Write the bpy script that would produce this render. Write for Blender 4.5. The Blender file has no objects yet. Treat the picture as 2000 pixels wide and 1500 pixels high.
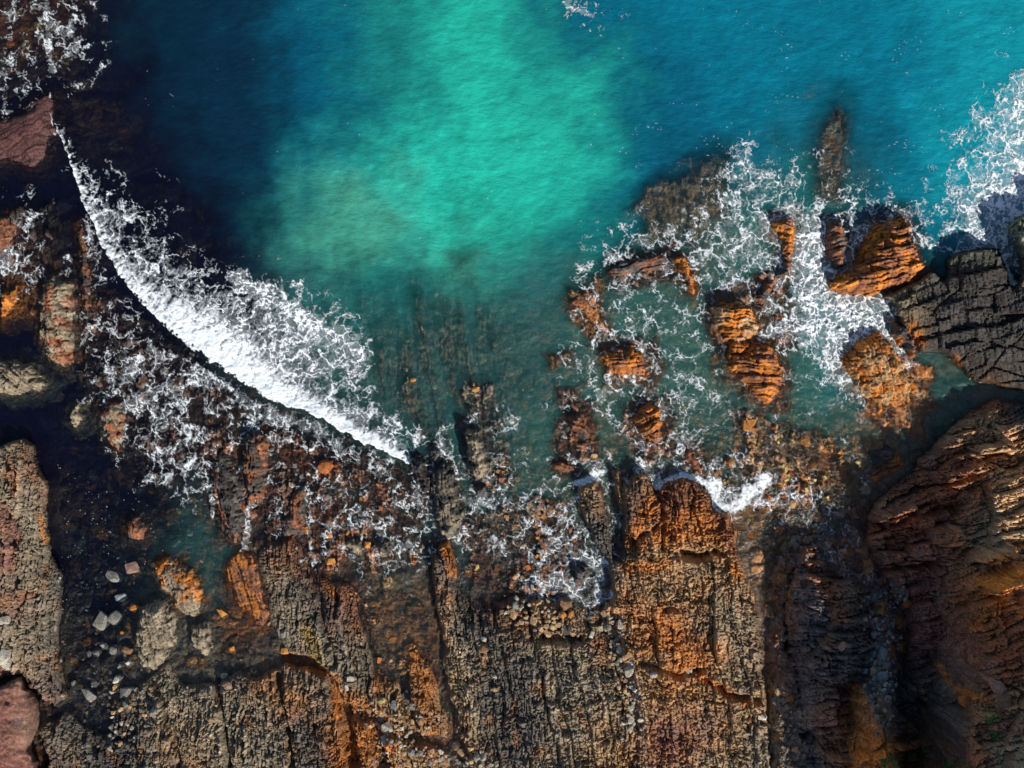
import bpy, math, random
import numpy as np
from mathutils import Vector
C = bpy.context.scene.collection
SC = bpy.context.scene
F = np.float32

# ------------------------------------------------------------------ camera, sky, sun, exposure
S = 0.025            # metres per photograph pixel at sea level
H = 45.0             # height of the drone above the sea
cam = bpy.data.cameras.new('camera')
cam.sensor_width = 36.0
cam.lens = 36.0 * H / (2000 * S)
cam.clip_end = 3000
cam_o = bpy.data.objects.new('camera', cam)
cam_o.location = (0, 0, H)
C.objects.link(cam_o)
SC.camera = cam_o

SUN = Vector((0.56, -0.83, 0.0)).normalized()
SUN_EL = math.radians(36)
SUN_AZ = math.atan2(SUN.x, SUN.y)
world = bpy.data.worlds.new('World')
SC.world = world
world.use_nodes = True
wn = world.node_tree
bg = wn.nodes['Background']
sky = wn.nodes.new('ShaderNodeTexSky')
sky.sky_type = 'NISHITA'
sky.sun_disc = False
sky.sun_elevation = SUN_EL
sky.sun_rotation = SUN_AZ
wn.links.new(sky.outputs[0], bg.inputs[0])
bg.inputs[1].default_value = 0.085
sl = bpy.data.lights.new('sun', 'SUN')
sl.energy = 5.0
sl.angle = math.radians(0.5)
sl.color = (1.0, 0.93, 0.82)
so = bpy.data.objects.new('sun', sl)
to_sun = Vector((SUN.x * math.cos(SUN_EL), SUN.y * math.cos(SUN_EL), math.sin(SUN_EL)))
so.rotation_euler = (-to_sun).to_track_quat('-Z', 'Y').to_euler()
so.location = to_sun * 200
C.objects.link(so)
vs = SC.view_settings
vs.view_transform = 'Standard'
vs.look = 'None'
vs.gamma = 1.0
vs.exposure = 0.12
vs.use_curve_mapping = False

# ------------------------------------------------------------------ noise
_rng = np.random.RandomState(7)
_P = np.concatenate([_rng.permutation(4096)] * 2).astype(np.int32)
_ang = _rng.rand(4096) * 2 * np.pi
_GX = np.cos(_ang).astype(F)
_GY = np.sin(_ang).astype(F)
_R = _rng.rand(4096).astype(F)
_R2 = _rng.rand(4096).astype(F)
_R3 = _rng.rand(4096).astype(F)

def hsh(ix, iy, seed):
    return _P[(_P[(ix + seed * 131) & 4095] + iy) & 4095]

def rnd(ix, iy=0, seed=0):
    return _R[hsh(np.asarray(ix), np.asarray(iy), seed)]

def perlin(x, y, seed=0):
    x0 = np.floor(x); y0 = np.floor(y)
    fx = (x - x0).astype(F); fy = (y - y0).astype(F)
    ix = x0.astype(np.int32); iy = y0.astype(np.int32)
    u = fx * fx * fx * (fx * (fx * 6 - 15) + 10)
    v = fy * fy * fy * (fy * (fy * 6 - 15) + 10)
    def g(dx, dy):
        h = hsh(ix + dx, iy + dy, seed)
        return _GX[h] * (fx - dx) + _GY[h] * (fy - dy)
    a = g(0, 0); b = g(1, 0); c = g(0, 1); d = g(1, 1)
    a = a + u * (b - a); c = c + u * (d - c)
    return (a + v * (c - a)) * F(1.5)

def fbm(x, y, octv=4, seed=0, gain=0.5):
    t = 0; a = 1.0; n = 0
    for i in range(octv):
        t = t + F(a) * perlin(x, y, seed + i * 17)
        n += a; a *= gain; x = x * F(2.03); y = y * F(2.03)
    return t / F(n)

def worley(x, y, seed=0, jit=0.9):
    ix = np.floor(x).astype(np.int32); iy = np.floor(y).astype(np.int32)
    f1 = np.full(x.shape, 9, F); f2 = np.full(x.shape, 9, F); cid = np.zeros(x.shape, np.int32)
    for dx in (-1, 0, 1):
        for dy in (-1, 0, 1):
            cx = ix + dx; cy = iy + dy
            h = hsh(cx, cy, seed)
            px = cx + F(0.5) + F(jit) * (_R[h] - F(0.5)); py = cy + F(0.5) + F(jit) * (_R2[h] - F(0.5))
            d = (px - x) ** 2 + (py - y) ** 2
            d = d.astype(F)
            near = d < f1
            f2 = np.where(near, f1, np.minimum(f2, d))
            cid = np.where(near, h, cid)
            f1 = np.where(near, d, f1)
    return np.sqrt(f1), np.sqrt(f2), cid

def ss(e0, e1, x):
    t = np.clip((x - e0) / (e1 - e0), 0, 1)
    return (t * t * (3 - 2 * t)).astype(F)

def sdf(poly, x, y):
    """signed distance to a polygon, positive inside (all in photograph pixels)"""
    p = np.array(poly, F); n = len(p)
    d = np.full(x.shape, 1e12, F); s = np.zeros(x.shape, bool)
    for i in range(n):
        ax, ay = p[i]; bx, by = p[(i + 1) % n]
        ex, ey = bx - ax, by - ay
        wx, wy = x - ax, y - ay
        t = np.clip((wx * ex + wy * ey) / (ex * ex + ey * ey + 1e-6), 0, 1)
        d = np.minimum(d, (wx - ex * t) ** 2 + (wy - ey * t) ** 2)
        if ay != by:
            c = ((ay > y) != (by > y)) & (x < ex * (y - ay) / ey + ax)
            s ^= c
    return np.where(s, np.sqrt(d), -np.sqrt(d)).astype(F)

def pline(pts, x, y):
    """distance to a polyline, position along it (0..1), signed side"""
    p = np.array(pts, F); d = np.full(x.shape, 1e12, F); tt = np.zeros(x.shape, F); sd = np.zeros(x.shape, F)
    L = np.concatenate([[0], np.cumsum(np.hypot(*(p[1:] - p[:-1]).T))])
    for i in range(len(p) - 1):
        ax, ay = p[i]; ex, ey = p[i + 1] - p[i]
        wx, wy = x - ax, y - ay; l2 = ex * ex + ey * ey
        t = np.clip((wx * ex + wy * ey) / l2, 0, 1)
        q = (wx - ex * t) ** 2 + (wy - ey * t) ** 2
        m = q < d
        d = np.where(m, q, d); tt = np.where(m, (L[i] + t * (L[i + 1] - L[i])) / L[-1], tt)
        sd = np.where(m, np.sign(ex * wy - ey * wx), sd)
    return np.sqrt(d).astype(F), tt.astype(F), sd

# ------------------------------------------------------------------ hand-written maps, one cell = 50 photograph pixels
def bspl(arr, fx, fy):
    """cubic B-spline look-up of a small map, clamped at its edges"""
    h, w = arr.shape[:2]
    ix = np.floor(fx).astype(np.int32); iy = np.floor(fy).astype(np.int32)
    tx = (fx - ix).astype(F); ty = (fy - iy).astype(F)
    def wts(t):
        return ((1 - t) ** 3 / 6, (3 * t ** 3 - 6 * t ** 2 + 4) / 6, (-3 * t ** 3 + 3 * t ** 2 + 3 * t + 1) / 6, t ** 3 / 6)
    wx = wts(tx); wy = wts(ty); out = 0
    for j in range(4):
        yy = np.clip(iy + j - 1, 0, h - 1); row = 0
        for i in range(4):
            v = arr[yy, np.clip(ix + i - 1, 0, w - 1)]
            k = wx[i] if arr.ndim == 2 else wx[i][..., None]
            row = row + v * k
        out = out + row * (wy[j] if arr.ndim == 2 else wy[j][..., None])
    return out.astype(F)

def digits(rows):
    return np.array([[int(c) for c in r.replace(' ', '')] for r in rows], F)

def letters(rows, pal):
    return np.array([[pal[c] for c in r.replace(' ', '')] for r in rows], F)

def lin(r, g, b):
    f = lambda c: c / 255 / 12.92 if c <= 10 else ((c / 255 + 0.055) / 1.055) ** 2.4
    return (f(r), f(g), f(b))

WPAL = dict(N=lin(10, 11, 34), n=lin(7, 42, 64), B=lin(4, 84, 112), C=lin(6, 108, 134), T=lin(22, 118, 118),
            M=lin(34, 174, 156), L=lin(72, 162, 140), G=lin(70, 134, 126), E=lin(56, 116, 118), A=lin(14, 136, 154),
            D=lin(30, 52, 60))
WCOL = letters([
    "NNNNNnnnnn nBBTTTTMMM TTBBCCCCCC CCCCCCAAAA",
    "NNNNNnnnnn nBBBTTTMMM TTBBBCCCCC CCCCCCCAAA",
    "NNNNNNnnnn nBBBTTTMMM TTMTBBBCCC CCCCCCCAAA",
    "NNNNNNnnnn nBBBTTTMMM TTMMTBBBCC CCCCCCAAAA",
    "NNNNNNNnnn nnBBTTTMMM MMMTBBBBCC CCCBCCAAAA",
    "NNNNNNNnnn nBTTTMMMMM MMMTBBBBCC CCBBCCAAAA",
    "NNNNNNNNnn nBTTTMMMMM MMMMBBBBCC CEECCCAAAA",
    "NNNNNNNNnn nTLLTLMMMM MMMTBBBnEE TTECCCAAAA",
    "NNNNNNNNNn nTLLLLMMMM MTTBBBBEEG TTTECCAAAA",
    "NNNNNNNNNn nTLLLTLMMM TTTTTTEEGG GTTTCCCCBB",
    "NNNNNNNNNN nETTTTTLLM EETTTTEGGG GTAAECCBBn",
    "NNNNNNNNNN nEETTTTEET EEEGGGGGGG GTAAAGGBBn",
    "NNNNNNNNNN NEEETTEEEE EEEGGGGGGG GTAAATGGGG",
    "NNNNNNNNNN DEEEEEEEEE EEGGGGGGGG GTAAATGGGG",
    "NNNNNNNNDD DDEEEEEEEE EEGGGGGGGG GGAATTGGGG",
    "NNNNNNNNDD DDDEEEEEEE EEGGGGGGGG GGTTTGGGTG",
    "NNNNNNNNDD DDDDEEEEEE EGGGGGGGGG GGGGGGTTTG",
    "NNNNNNNNDD DDDDEEEEEE EGGGGGGGGG GGGGGGTTGG",
    "NNNNNNNDDD DDDDEEEEEE GGGGGGGGGG GGGGGEEEEG",
    "NNNNNNNDDD DDDEEEEEEE GGGGGGGGGG GGGEEEEEnn",
    "NNNNNNNDED DDDEEEEEEE GGGGGGGGGG GGEEnnnnnn",
    "NNNNNNDEEE DDDEEEEEEE EGGGGGGGGG GEnnnnnnnn",
    "NNNNNNDEED DDDEEEEEEE EGGGGGGGGG GDnnnnnnnn",
    "NNNNNNDDDD DDDDEEEEDD DDDDDDDDDD DDnnnnnnnn",
    "NNNNNNNDDD DDDDEEDDDD DDDDDDDDDD DDnnnnnnnn"], WPAL)
def blur(m):
    p = np.pad(m, ((1, 1), (1, 1)) + ((0, 0),) * (m.ndim - 2), mode='edge')
    q = p[:, :-2] * .25 + p[:, 1:-1] * .5 + p[:, 2:] * .25
    return q[:-2] * .25 + q[1:-1] * .5 + q[2:] * .25
WCOL = blur(WCOL)
OPA = digits([
    "3345677789 9999999998 9999999999 9999999999",
    "2345677789 9999999999 9999999999 9999999999",
    "3444567788 9999999999 9999999999 9999999999",
    "3344567788 9999999999 9999999999 9988999999",
    "3333456778 9999999999 9999999999 9875799999",
    "3333456778 9999999999 9999999998 8653699999",
    "3444455677 8999999999 9999999865 6542799999",
    "4444455667 8889999999 9999987544 5553788888",
    "3444455566 7788999998 8888643345 5553677788",
    "3344445566 6777888888 7777543344 5554567777",
    "3344445556 6677777778 6666543334 4555557777",
    "3344455555 5666666666 5555444444 4555544444",
    "3344444555 5556665555 5555544444 5565544444",
    "4444444555 5555555555 4444444445 5565543344",
    "4444444444 5555444444 4444444444 4565543333",
    "4444444444 4555444444 4444444444 4555433443",
    "4444444444 4444444444 4443333333 4443333443",
    "4443333333 3333344444 4443333332 2232222333",
    "3333333333 3333333333 3333222222 2221122222",
    "3222222222 2222222333 3333222222 1221111111",
    "3222222222 2222222333 3332222222 2111111111",
    "3222222333 2222222333 2222222222 2111111111",
    "3222222333 2222222322 2222221111 1111111111",
    "3222222222 2222222222 2222111111 1111111111",
    "3222222222 2222222222 2221111111 1111111111",
    "3222222222 2222222222 2221111111 1111111111"])
LPAL = dict(g=(0.25, 0.205, 0.145), d=(0.078, 0.070, 0.065), o=(0.46, 0.160, 0.030), t=(0.36, 0.225, 0.115),
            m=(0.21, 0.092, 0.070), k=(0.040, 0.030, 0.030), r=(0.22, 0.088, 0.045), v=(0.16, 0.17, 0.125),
            b=(0.090, 0.092, 0.105), p=(0.085, 0.036, 0.034), s=(0.30, 0.30, 0.20), y=(0.30, 0.20, 0.055))
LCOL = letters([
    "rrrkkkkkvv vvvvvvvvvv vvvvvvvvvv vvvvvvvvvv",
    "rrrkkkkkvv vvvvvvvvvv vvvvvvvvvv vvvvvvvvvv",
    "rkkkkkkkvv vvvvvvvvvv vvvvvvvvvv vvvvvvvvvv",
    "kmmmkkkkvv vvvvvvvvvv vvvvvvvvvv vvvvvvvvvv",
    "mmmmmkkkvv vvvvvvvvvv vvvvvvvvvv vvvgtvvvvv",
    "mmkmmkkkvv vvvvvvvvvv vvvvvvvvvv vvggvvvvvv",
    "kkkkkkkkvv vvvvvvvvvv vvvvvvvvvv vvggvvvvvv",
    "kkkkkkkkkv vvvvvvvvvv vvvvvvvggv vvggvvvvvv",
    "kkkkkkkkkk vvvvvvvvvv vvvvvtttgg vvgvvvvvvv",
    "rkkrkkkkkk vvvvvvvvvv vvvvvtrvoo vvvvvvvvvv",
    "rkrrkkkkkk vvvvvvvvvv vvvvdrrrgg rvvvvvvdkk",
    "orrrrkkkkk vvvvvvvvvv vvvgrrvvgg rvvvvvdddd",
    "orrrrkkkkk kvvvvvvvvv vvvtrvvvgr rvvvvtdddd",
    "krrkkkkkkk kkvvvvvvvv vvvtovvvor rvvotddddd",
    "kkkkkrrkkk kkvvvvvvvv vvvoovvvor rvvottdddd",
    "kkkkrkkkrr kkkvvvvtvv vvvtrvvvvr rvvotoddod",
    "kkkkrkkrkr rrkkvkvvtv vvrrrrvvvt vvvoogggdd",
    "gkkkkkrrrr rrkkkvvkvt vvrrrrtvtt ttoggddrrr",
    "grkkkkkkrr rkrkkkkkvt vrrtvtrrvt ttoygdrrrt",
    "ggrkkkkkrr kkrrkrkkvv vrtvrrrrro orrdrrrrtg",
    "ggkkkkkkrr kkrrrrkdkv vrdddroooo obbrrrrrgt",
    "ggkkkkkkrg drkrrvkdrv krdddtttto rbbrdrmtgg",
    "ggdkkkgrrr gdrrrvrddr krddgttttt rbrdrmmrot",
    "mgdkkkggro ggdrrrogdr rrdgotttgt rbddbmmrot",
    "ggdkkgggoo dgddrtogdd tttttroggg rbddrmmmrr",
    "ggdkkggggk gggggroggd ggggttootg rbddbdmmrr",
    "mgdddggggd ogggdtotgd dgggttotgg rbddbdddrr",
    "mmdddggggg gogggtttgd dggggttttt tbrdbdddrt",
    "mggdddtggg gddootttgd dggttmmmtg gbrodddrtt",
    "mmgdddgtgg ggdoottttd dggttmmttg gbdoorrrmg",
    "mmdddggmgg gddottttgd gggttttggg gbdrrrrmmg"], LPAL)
FOAM = digits([
    "3343200000 0000000000 0052100000 0000000000",
    "3353210000 0000000000 0002110000 0000000000",
    "3344210000 0000000000 0000000000 0000000003",
    "4331000000 0000000000 0000000000 0000000035",
    "3200001100 0000000000 0000000000 0000001358",
    "0010011000 0000000000 0000000034 0330001457",
    "2013201000 0000000000 0000000155 3421011466",
    "1304423000 0000000000 0000001265 5334333588",
    "3405543110 0000000000 0013235455 6655544598",
    "5305544211 1000000000 0024544455 7865446498",
    "5433365310 2100000000 0025443445 5767520457",
    "4324356754 4540000000 0044344445 4688400102",
    "0335543798 7776200000 0033444344 4699942000",
    "0224545798 8888500000 0244433433 4579953000",
    "0024565489 9977500000 0244544333 3368842000",
    "0004566538 8875400122 2234444332 2235520000",
    "0003465545 5788650334 2122445333 2222100000",
    "0001456544 4345788533 2232343323 2211100000",
    "0000145654 4444344544 3344455543 2223221000",
    "0000013544 4565445345 4443436655 7720221000",
    "0000000012 3454554543 4443444322 1331221000",
    "0000000011 2254565443 4444562000 0433211000",
    "0000000022 0031343302 4556773000 0354212000",
    "0000000000 0000211001 4666773000 0042001000",
    "0000000000 0000000000 0000000000 0000000000",
    "0000000000 0000000000 0000000000 0000000000"])

# ------------------------------------------------------------------ land areas (outlines in photograph pixels)
LAND = [  # outline, lowest height, rise, rise length (px), edge (px), rock type
 ('rib', [(-700, 830), (0, 868), (40, 852), (72, 866), (84, 915), (96, 960), (94, 1030), (104, 1085), (128, 1118), (126, 1180), (114, 1230),
          (124, 1320), (128, 1366), (96, 1392), (60, 1350), (40, 1318), (0, 1330), (-700, 1500)], .5, .7, 60, 7),
 ('smooth', [(-700, 1450), (0, 1338), (42, 1316), (60, 1372), (66, 1425), (60, 1470), (84, 1520), (84, 1900), (-700, 1900)], 1.0, .6, 60, 7),
 ('rib', [(70, 1900), (78, 1480), (66, 1430), (84, 1404), (140, 1384), (172, 1416), (205, 1424), (218, 1380), (262, 1340), (330, 1284),
          (348, 1318), (362, 1332), (420, 1328), (470, 1300), (500, 1318), (545, 1296), (556, 1270), (530, 1225), (512, 1150), (496, 1095),
          (503, 1060), (540, 1048), (580, 1036), (596, 1066), (606, 1092), (628, 1120), (652, 1134), (672, 1128), (690, 1140), (712, 1172),
          (722, 1230), (740, 1290), (758, 1330), (790, 1320), (796, 1262), (815, 1258), (842, 1300), (858, 1340), (880, 1420), (884, 1900)], .10, 1.7, 190, 14),
 ('rib', [(884, 1900), (886, 1500), (868, 1380), (858, 1300), (851, 1230), (848, 1190), (836, 1130), (838, 1090), (856, 1062), (878, 1052),
          (892, 1090), (903, 1150), (925, 1168), (962, 1166), (1000, 1160), (1060, 1160), (1120, 1168), (1175, 1180), (1230, 1130), (1440, 1110),
          (1462, 1120), (1482, 1190), (1492, 1290), (1504, 1400), (1514, 1500), (1520, 1900)], .10, 1.9, 170, 22),
 ('rib', [(836, 1130), (838, 1090), (856, 1062), (878, 1052), (890, 1090), (893, 1180), (884, 1280), (866, 1260), (850, 1190)], .55, .3, 30, 9),
 ('rib', [(1176, 1190), (1196, 1160), (1186, 1110), (1150, 1040), (1128, 990), (1128, 952), (1150, 940), (1167, 932), (1176, 952), (1192, 1022), (1204, 1092), (1216, 1040),
          (1212, 1012), (1196, 960), (1192, 922), (1212, 912), (1226, 944), (1240, 918), (1266, 924), (1284, 962), (1300, 942), (1330, 928), (1364, 940),
          (1388, 962), (1400, 990), (1422, 1006), (1440, 1036), (1440, 1080), (1462, 1120), (1482, 1190), (1492, 1290), (1504, 1400), (1514, 1500), (1520, 1900), (1390, 1900), (1370, 1400), (1300, 1330), (1220, 1280)], .6, .9, 70, 10),
 ('block', [(1722, 574), (1790, 546), (1818, 520), (1842, 545), (1846, 505), (1882, 488), (1952, 478), (1972, 560), (1990, 545), (2300, 500), (2500, 760),
            (2000, 766), (1950, 758), (1900, 742), (1868, 716), (1840, 690), (1802, 690), (1786, 676), (1760, 640), (1745, 620), (1745, 600)], .55, 1.1, 90, 8),
 ('cliff', [(1972, 440), (1990, 420), (2500, 300), (2600, 740), (1990, 560), (1985, 500)], 1.2, 1.5, 90, 8),
 ('cliff', [(1541, 1132), (1566, 1066), (1601, 1059), (1616, 1090), (1638, 1130), (1671, 1128), (1702, 1160), (1706, 1250), (1690, 1330), (1704, 1420),
            (1742, 1500), (1700, 1900), (1582, 1900), (1580, 1493), (1560, 1412), (1557, 1360), (1555, 1311), (1546, 1290), (1533, 1255), (1531, 1192)], .5, 2.1, 45, 9),
 ('gully', [(1500, 1080), (1530, 1040), (1600, 1010), (1690, 1010), (1760, 1100), (1800, 1900), (1500, 1900), (1488, 1250)], .03, 1.3, 260, 30),
]
BUTTRESS = [(1690, 1040), (1706, 980), (1744, 950), (1783, 924), (1810, 885), (1832, 850), (1872, 818), (1912, 794), (1940, 780), (1966, 778), (2000, 791), (2500, 720), (2900, 2200),
            (1560, 2200), (1640, 1700), (1752, 1510), (1746, 1420), (1764, 1330), (1772, 1230), (1738, 1150), (1704, 1092), (1688, 1062)]
CAVE = [(1828, 1405), (1868, 1374), (1888, 1402), (1876, 1436), (1852, 1482), (1836, 1470)]

# control grid over the photograph and a margin
CX0, CY0, CST = -1000, -800, 5
cxs = np.arange(CX0, 3001, CST, dtype=F); cys = np.arange(CY0, 2301, CST, dtype=F)
CA, CB = np.meshgrid(cxs, cys)

def look(arr, a, b):
    fx = np.clip((a - CX0) / CST, 0, len(cxs) - 1.001); fy = np.clip((b - CY0) / CST, 0, len(cys) - 1.001)
    ix = fx.astype(np.int32); iy = fy.astype(np.int32); tx = (fx - ix).astype(F); ty = (fy - iy).astype(F)
    v = arr[iy, ix] * (1 - tx) + arr[iy, ix + 1] * tx
    w = arr[iy + 1, ix] * (1 - tx) + arr[iy + 1, ix + 1] * tx
    return v * (1 - ty) + w * ty

WXg = fbm(CA / 46, CB / 46, 3, 3) ; WYg = fbm(CA / 46, CB / 46, 3, 9)
wa = CA + WXg * 9; wb = CB + WYg * 9
OPA[3:24, :9] += np.clip(2.2 - np.arange(9) * .12, 0, 9)[None, :].astype(F)
OPA[11:, 8:] *= .80
OPA[9:15, 12:20] *= .88
OPA[11:18, 14:20] *= .82
OPA = blur(np.clip(OPA, 0, 9))
opa0 = bspl(OPA, (CA + WXg * 30) / 50 - .5, (CB + WYg * 30) / 50 - .5)
bed = -0.055 * opa0 ** 1.9 - 0.03
W = {k: np.zeros(CA.shape, F) for k in ('rib', 'block', 'cliff', 'smooth', 'gully')}
base = bed.astype(F)
for kind, poly, z0, rise, rl, edge in LAND:
    d = sdf(poly, wa, wb)
    z = (z0 + rise * (1 - np.exp(-np.maximum(d, 0) / rl))) * ss(-1, edge, d) + np.minimum(bed, -0.05) * (1 - ss(-edge * .6, edge, d))
    if kind == 'gully':
        z = np.minimum(z + 9, .03 + np.clip(CB - 1030, 0, 480) * .0022 + np.clip(CB - 1150, 0, 350) * .0125 * ss(1590, 1780, CA)) * ss(0, 40, d) + bed * (1 - ss(0, 40, d))
    up = z > base
    base = np.where(d > -edge, np.maximum(base, z), base)
    W[kind] = np.maximum(W[kind], ss(-5, 5, d))
d = sdf(BUTTRESS, CA + WXg * 12, CB + WYg * 12)
dd = np.maximum(d, 0)
# the cliff climbs about as steeply as the sun stands, so most of its face lies in its own shade
zc = np.zeros(CA.shape, F); wig = 50 * fbm(CA / 60, CB / 60, 3, 57)
for _ in range(14):
    kz = (H - zc) / H; aw = 1000 + (CA - 1000) * kz; bw = 750 + (CB - 750) * kz
    sa = np.clip((aw - 1750) * .56 + (bw - 950) * .83, -200, 600); sq = aw * .83 - bw * .56
    crest = np.interp(sq + 14 * WXg, [300, 409, 521, 633, 700, 832, 930, 1000, 1060, 1300], [-8.2, -5.6, -2.5, .5, .7, .8, 1.1, 1.6, 1.7, 1.7]).astype(F)
    sunny = ss(925, 1030, sq + wig)
    dip = (1.1 - 1.0 * sunny) * ss(-60, 60, sa) * (1 - ss(450, 580, sa))
    zp = crest + sa * (.01817 - .0145 * sunny) - dip
    zn = np.maximum(.15 + 1.25 * (1 - np.exp(-dd / 20)), zp * ss(0, 170, dd))
    zc = (.4 * zc + .6 * zn).astype(F)
base = np.where(d > 0, np.maximum(base, zc * ss(-2, 8, d)), base)
W['cliff'] = np.maximum(W['cliff'], ss(-5, 5, d))
W['gully'] *= 1 - W['cliff']
carve = 2.6 * ss(-3, 12, sdf(CAVE, wa, wb))
REEF = [  # outline, depth of its top, colour, how much
    ([(400, 840), (500, 830), (640, 870), (780, 890), (840, 950), (850, 1080), (760, 1130), (640, 1120), (500, 1090), (440, 1070), (400, 980)], -.30, 'r', .35),
    ([(90, 560), (180, 560), (300, 640), (420, 720), (480, 800), (420, 900), (300, 960), (230, 900), (150, 760)], -.34, 'k', .5),
    ([(880, 960), (940, 985), (1040, 960), (1120, 980), (1150, 1060), (1170, 1160), (1000, 1170), (910, 1150), (895, 1060)], -.26, 'r', .35),
    ([(1110, 560), (1170, 545), (1190, 620), (1200, 660), (1150, 680), (1120, 640)], -.22, 'o', .55), ([(1190, 500), (1330, 470), (1340, 540), (1250, 570), (1190, 560)], -.25, 'd', .6),
    ([(1160, 660), (1280, 650), (1300, 740), (1270, 770), (1190, 760)], -.28, 'r', .6), ([(1060, 690), (1110, 680), (1130, 720), (1080, 730)], -.3, 'o', .5),
    ([(1075, 760), (1130, 750), (1180, 830), (1170, 900), (1090, 890), (1075, 830)], -.22, 'r', .65), ([(1210, 780), (1310, 770), (1330, 880), (1250, 900), (1210, 850)], -.24, 'r', .65),
    ([(1320, 860), (1400, 870), (1420, 950), (1340, 930)], -.2, 'r', .5), ([(1370, 560), (1540, 520), (1560, 600), (1545, 800), (1480, 810), (1400, 740)], -.35, 'r', .6),
    ([(1640, 680), (1700, 640), (1800, 700), (1840, 790), (1800, 860), (1700, 830)], -.30, 'o', .6), ([(1240, 400), (1300, 340), (1410, 290), (1430, 440), (1330, 480), (1250, 470)], -.55, 't', .6),
    ([(1440, 800), (1600, 840), (1680, 900), (1640, 990), (1500, 1000), (1420, 920)], -.24, 'o', .15), ([(700, 640), (860, 620), (960, 720), (980, 860), (900, 920), (760, 880)], -.8, 'g', .5),
    ([(900, 740), (970, 740), (1000, 860), (1010, 960), (950, 990), (900, 900)], -.36, 'd', .6), ([(30, 400), (110, 400), (130, 560), (60, 620), (0, 600), (0, 440)], -.2, 'k', .4)]
reefw = np.zeros(CA.shape, F); reefc = []
for poly, zt, k, am in REEF:
    dl = sdf(poly, CA + WXg * 34, CB + WYg * 34)
    zz = zt + np.minimum(dl, 12) * .02 - .5 * ss(0, 30, -dl) + .22 * fbm(CA / 40, CB / 52, 3, 99)
    base = np.where(dl > -30, np.maximum(base, np.minimum(zz, -.03)), base).astype(F)
    m = ss(-16, 14, dl); reefw = np.maximum(reefw, m); reefc.append((m * am, k))
# grooves, pools and pits worn into the platform: polyline, half width, depth
GROOVES = [([(836, 1068), (846, 1180), (858, 1300), (884, 1400), (900, 1500), (930, 1900)], 6, .7),
           ([(1030, 1180), (1052, 1300), (1076, 1420), (1096, 1500)], 3, .35), ([(960, 1180), (985, 1300), (1010, 1420), (1034, 1500)], 3, .35),
           ([(1250, 1300), (1330, 1322), (1372, 1312)], 5, .4), ([(1380, 1330), (1430, 1362), (1480, 1372)], 5, .5),
           ([(1340, 1082), (1375, 1090), (1402, 1082)], 7, .7), ([(560, 1285), (605, 1300), (640, 1330)], 9, .8),
           ([(640, 1330), (668, 1400), (690, 1500)], 10, .8), ([(680, 1390), (740, 1410), (800, 1440), (900, 1460)], 12, .5),
           ([(735, 1430), (750, 1500)], 14, .7), ([(1200, 1200), (1212, 1300), (1240, 1400), (1238, 1500)], 9, .35),
           ([(1060, 1250), (1130, 1252)], 7, .5), ([(1296, 1196), (1330, 1190)], 5, .3),
           ([(780, 1265), (788, 1340), (806, 1430)], 7, .6), ([(1206, 1010), (1200, 1090)], 5, .6), ([(1282, 960), (1300, 1010), (1240, 1060)], 4, .35),
           ([(100, 1400), (60, 1360), (66, 1440), (80, 1490)], 10, 1.1), ([(606, 1100), (622, 1180), (650, 1300)], 5, .45),
           ([(700, 1180), (720, 1260), (742, 1330)], 5, .4), ([(420, 1330), (434, 1420), (446, 1500)], 4, .5), ([(300, 1330), (330, 1420), (350, 1500)], 5, .5),
           ([(540, 1320), (560, 1420), (570, 1500)], 5, .55), ([(1290, 1010), (1300, 1075)], 4, .4), ([(1440, 1080), (1462, 1240)], 3, .2),
           ([(1716, 1000), (1800, 960), (1900, 930)], 4, .5), ([(1700, 1050), (1780, 1010), (1900, 985)], 4, .6), ([(1720, 1120), (1800, 1108), (1900, 1070)], 5, .9)]
for pts, hw, dep in GROOVES:
    dl, tt, _ = pline(pts, wa, wb)
    carve = np.maximum(carve, dep * (1 - ss(hw * .5, hw * 1.6, dl)) * (base > -.1))

# ------------------------------------------------------------------ rock relief
def beds(u, v, su, sv, seed, crack=.1, tilt=.5):
    """layered, jointed blocks: random block heights, a tilt across each bed, open joints"""
    iu = np.floor(u / su); fu = u / su - iu; iu = iu.astype(np.int32)
    off = rnd(iu, 0, seed)
    vv = v / sv + off * 7
    iv = np.floor(vv); fv = vv - iv; iv = iv.astype(np.int32)
    hb = rnd(iu, 5, seed + 1); hc = rnd(iu, iv, seed + 2)
    ed = np.minimum(np.minimum(fu, 1 - fu) * su, np.minimum(fv, 1 - fv) * sv)
    cr = 1 - ss(0, crack * su, ed)
    return (hb - .5) * .6 + (hc - .5) * .7 + tilt * (fu - .5), cr, hc

def rot(a, b, th):
    c, s = math.cos(th), math.sin(th)
    return a * c + b * s, -a * s + b * c

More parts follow.
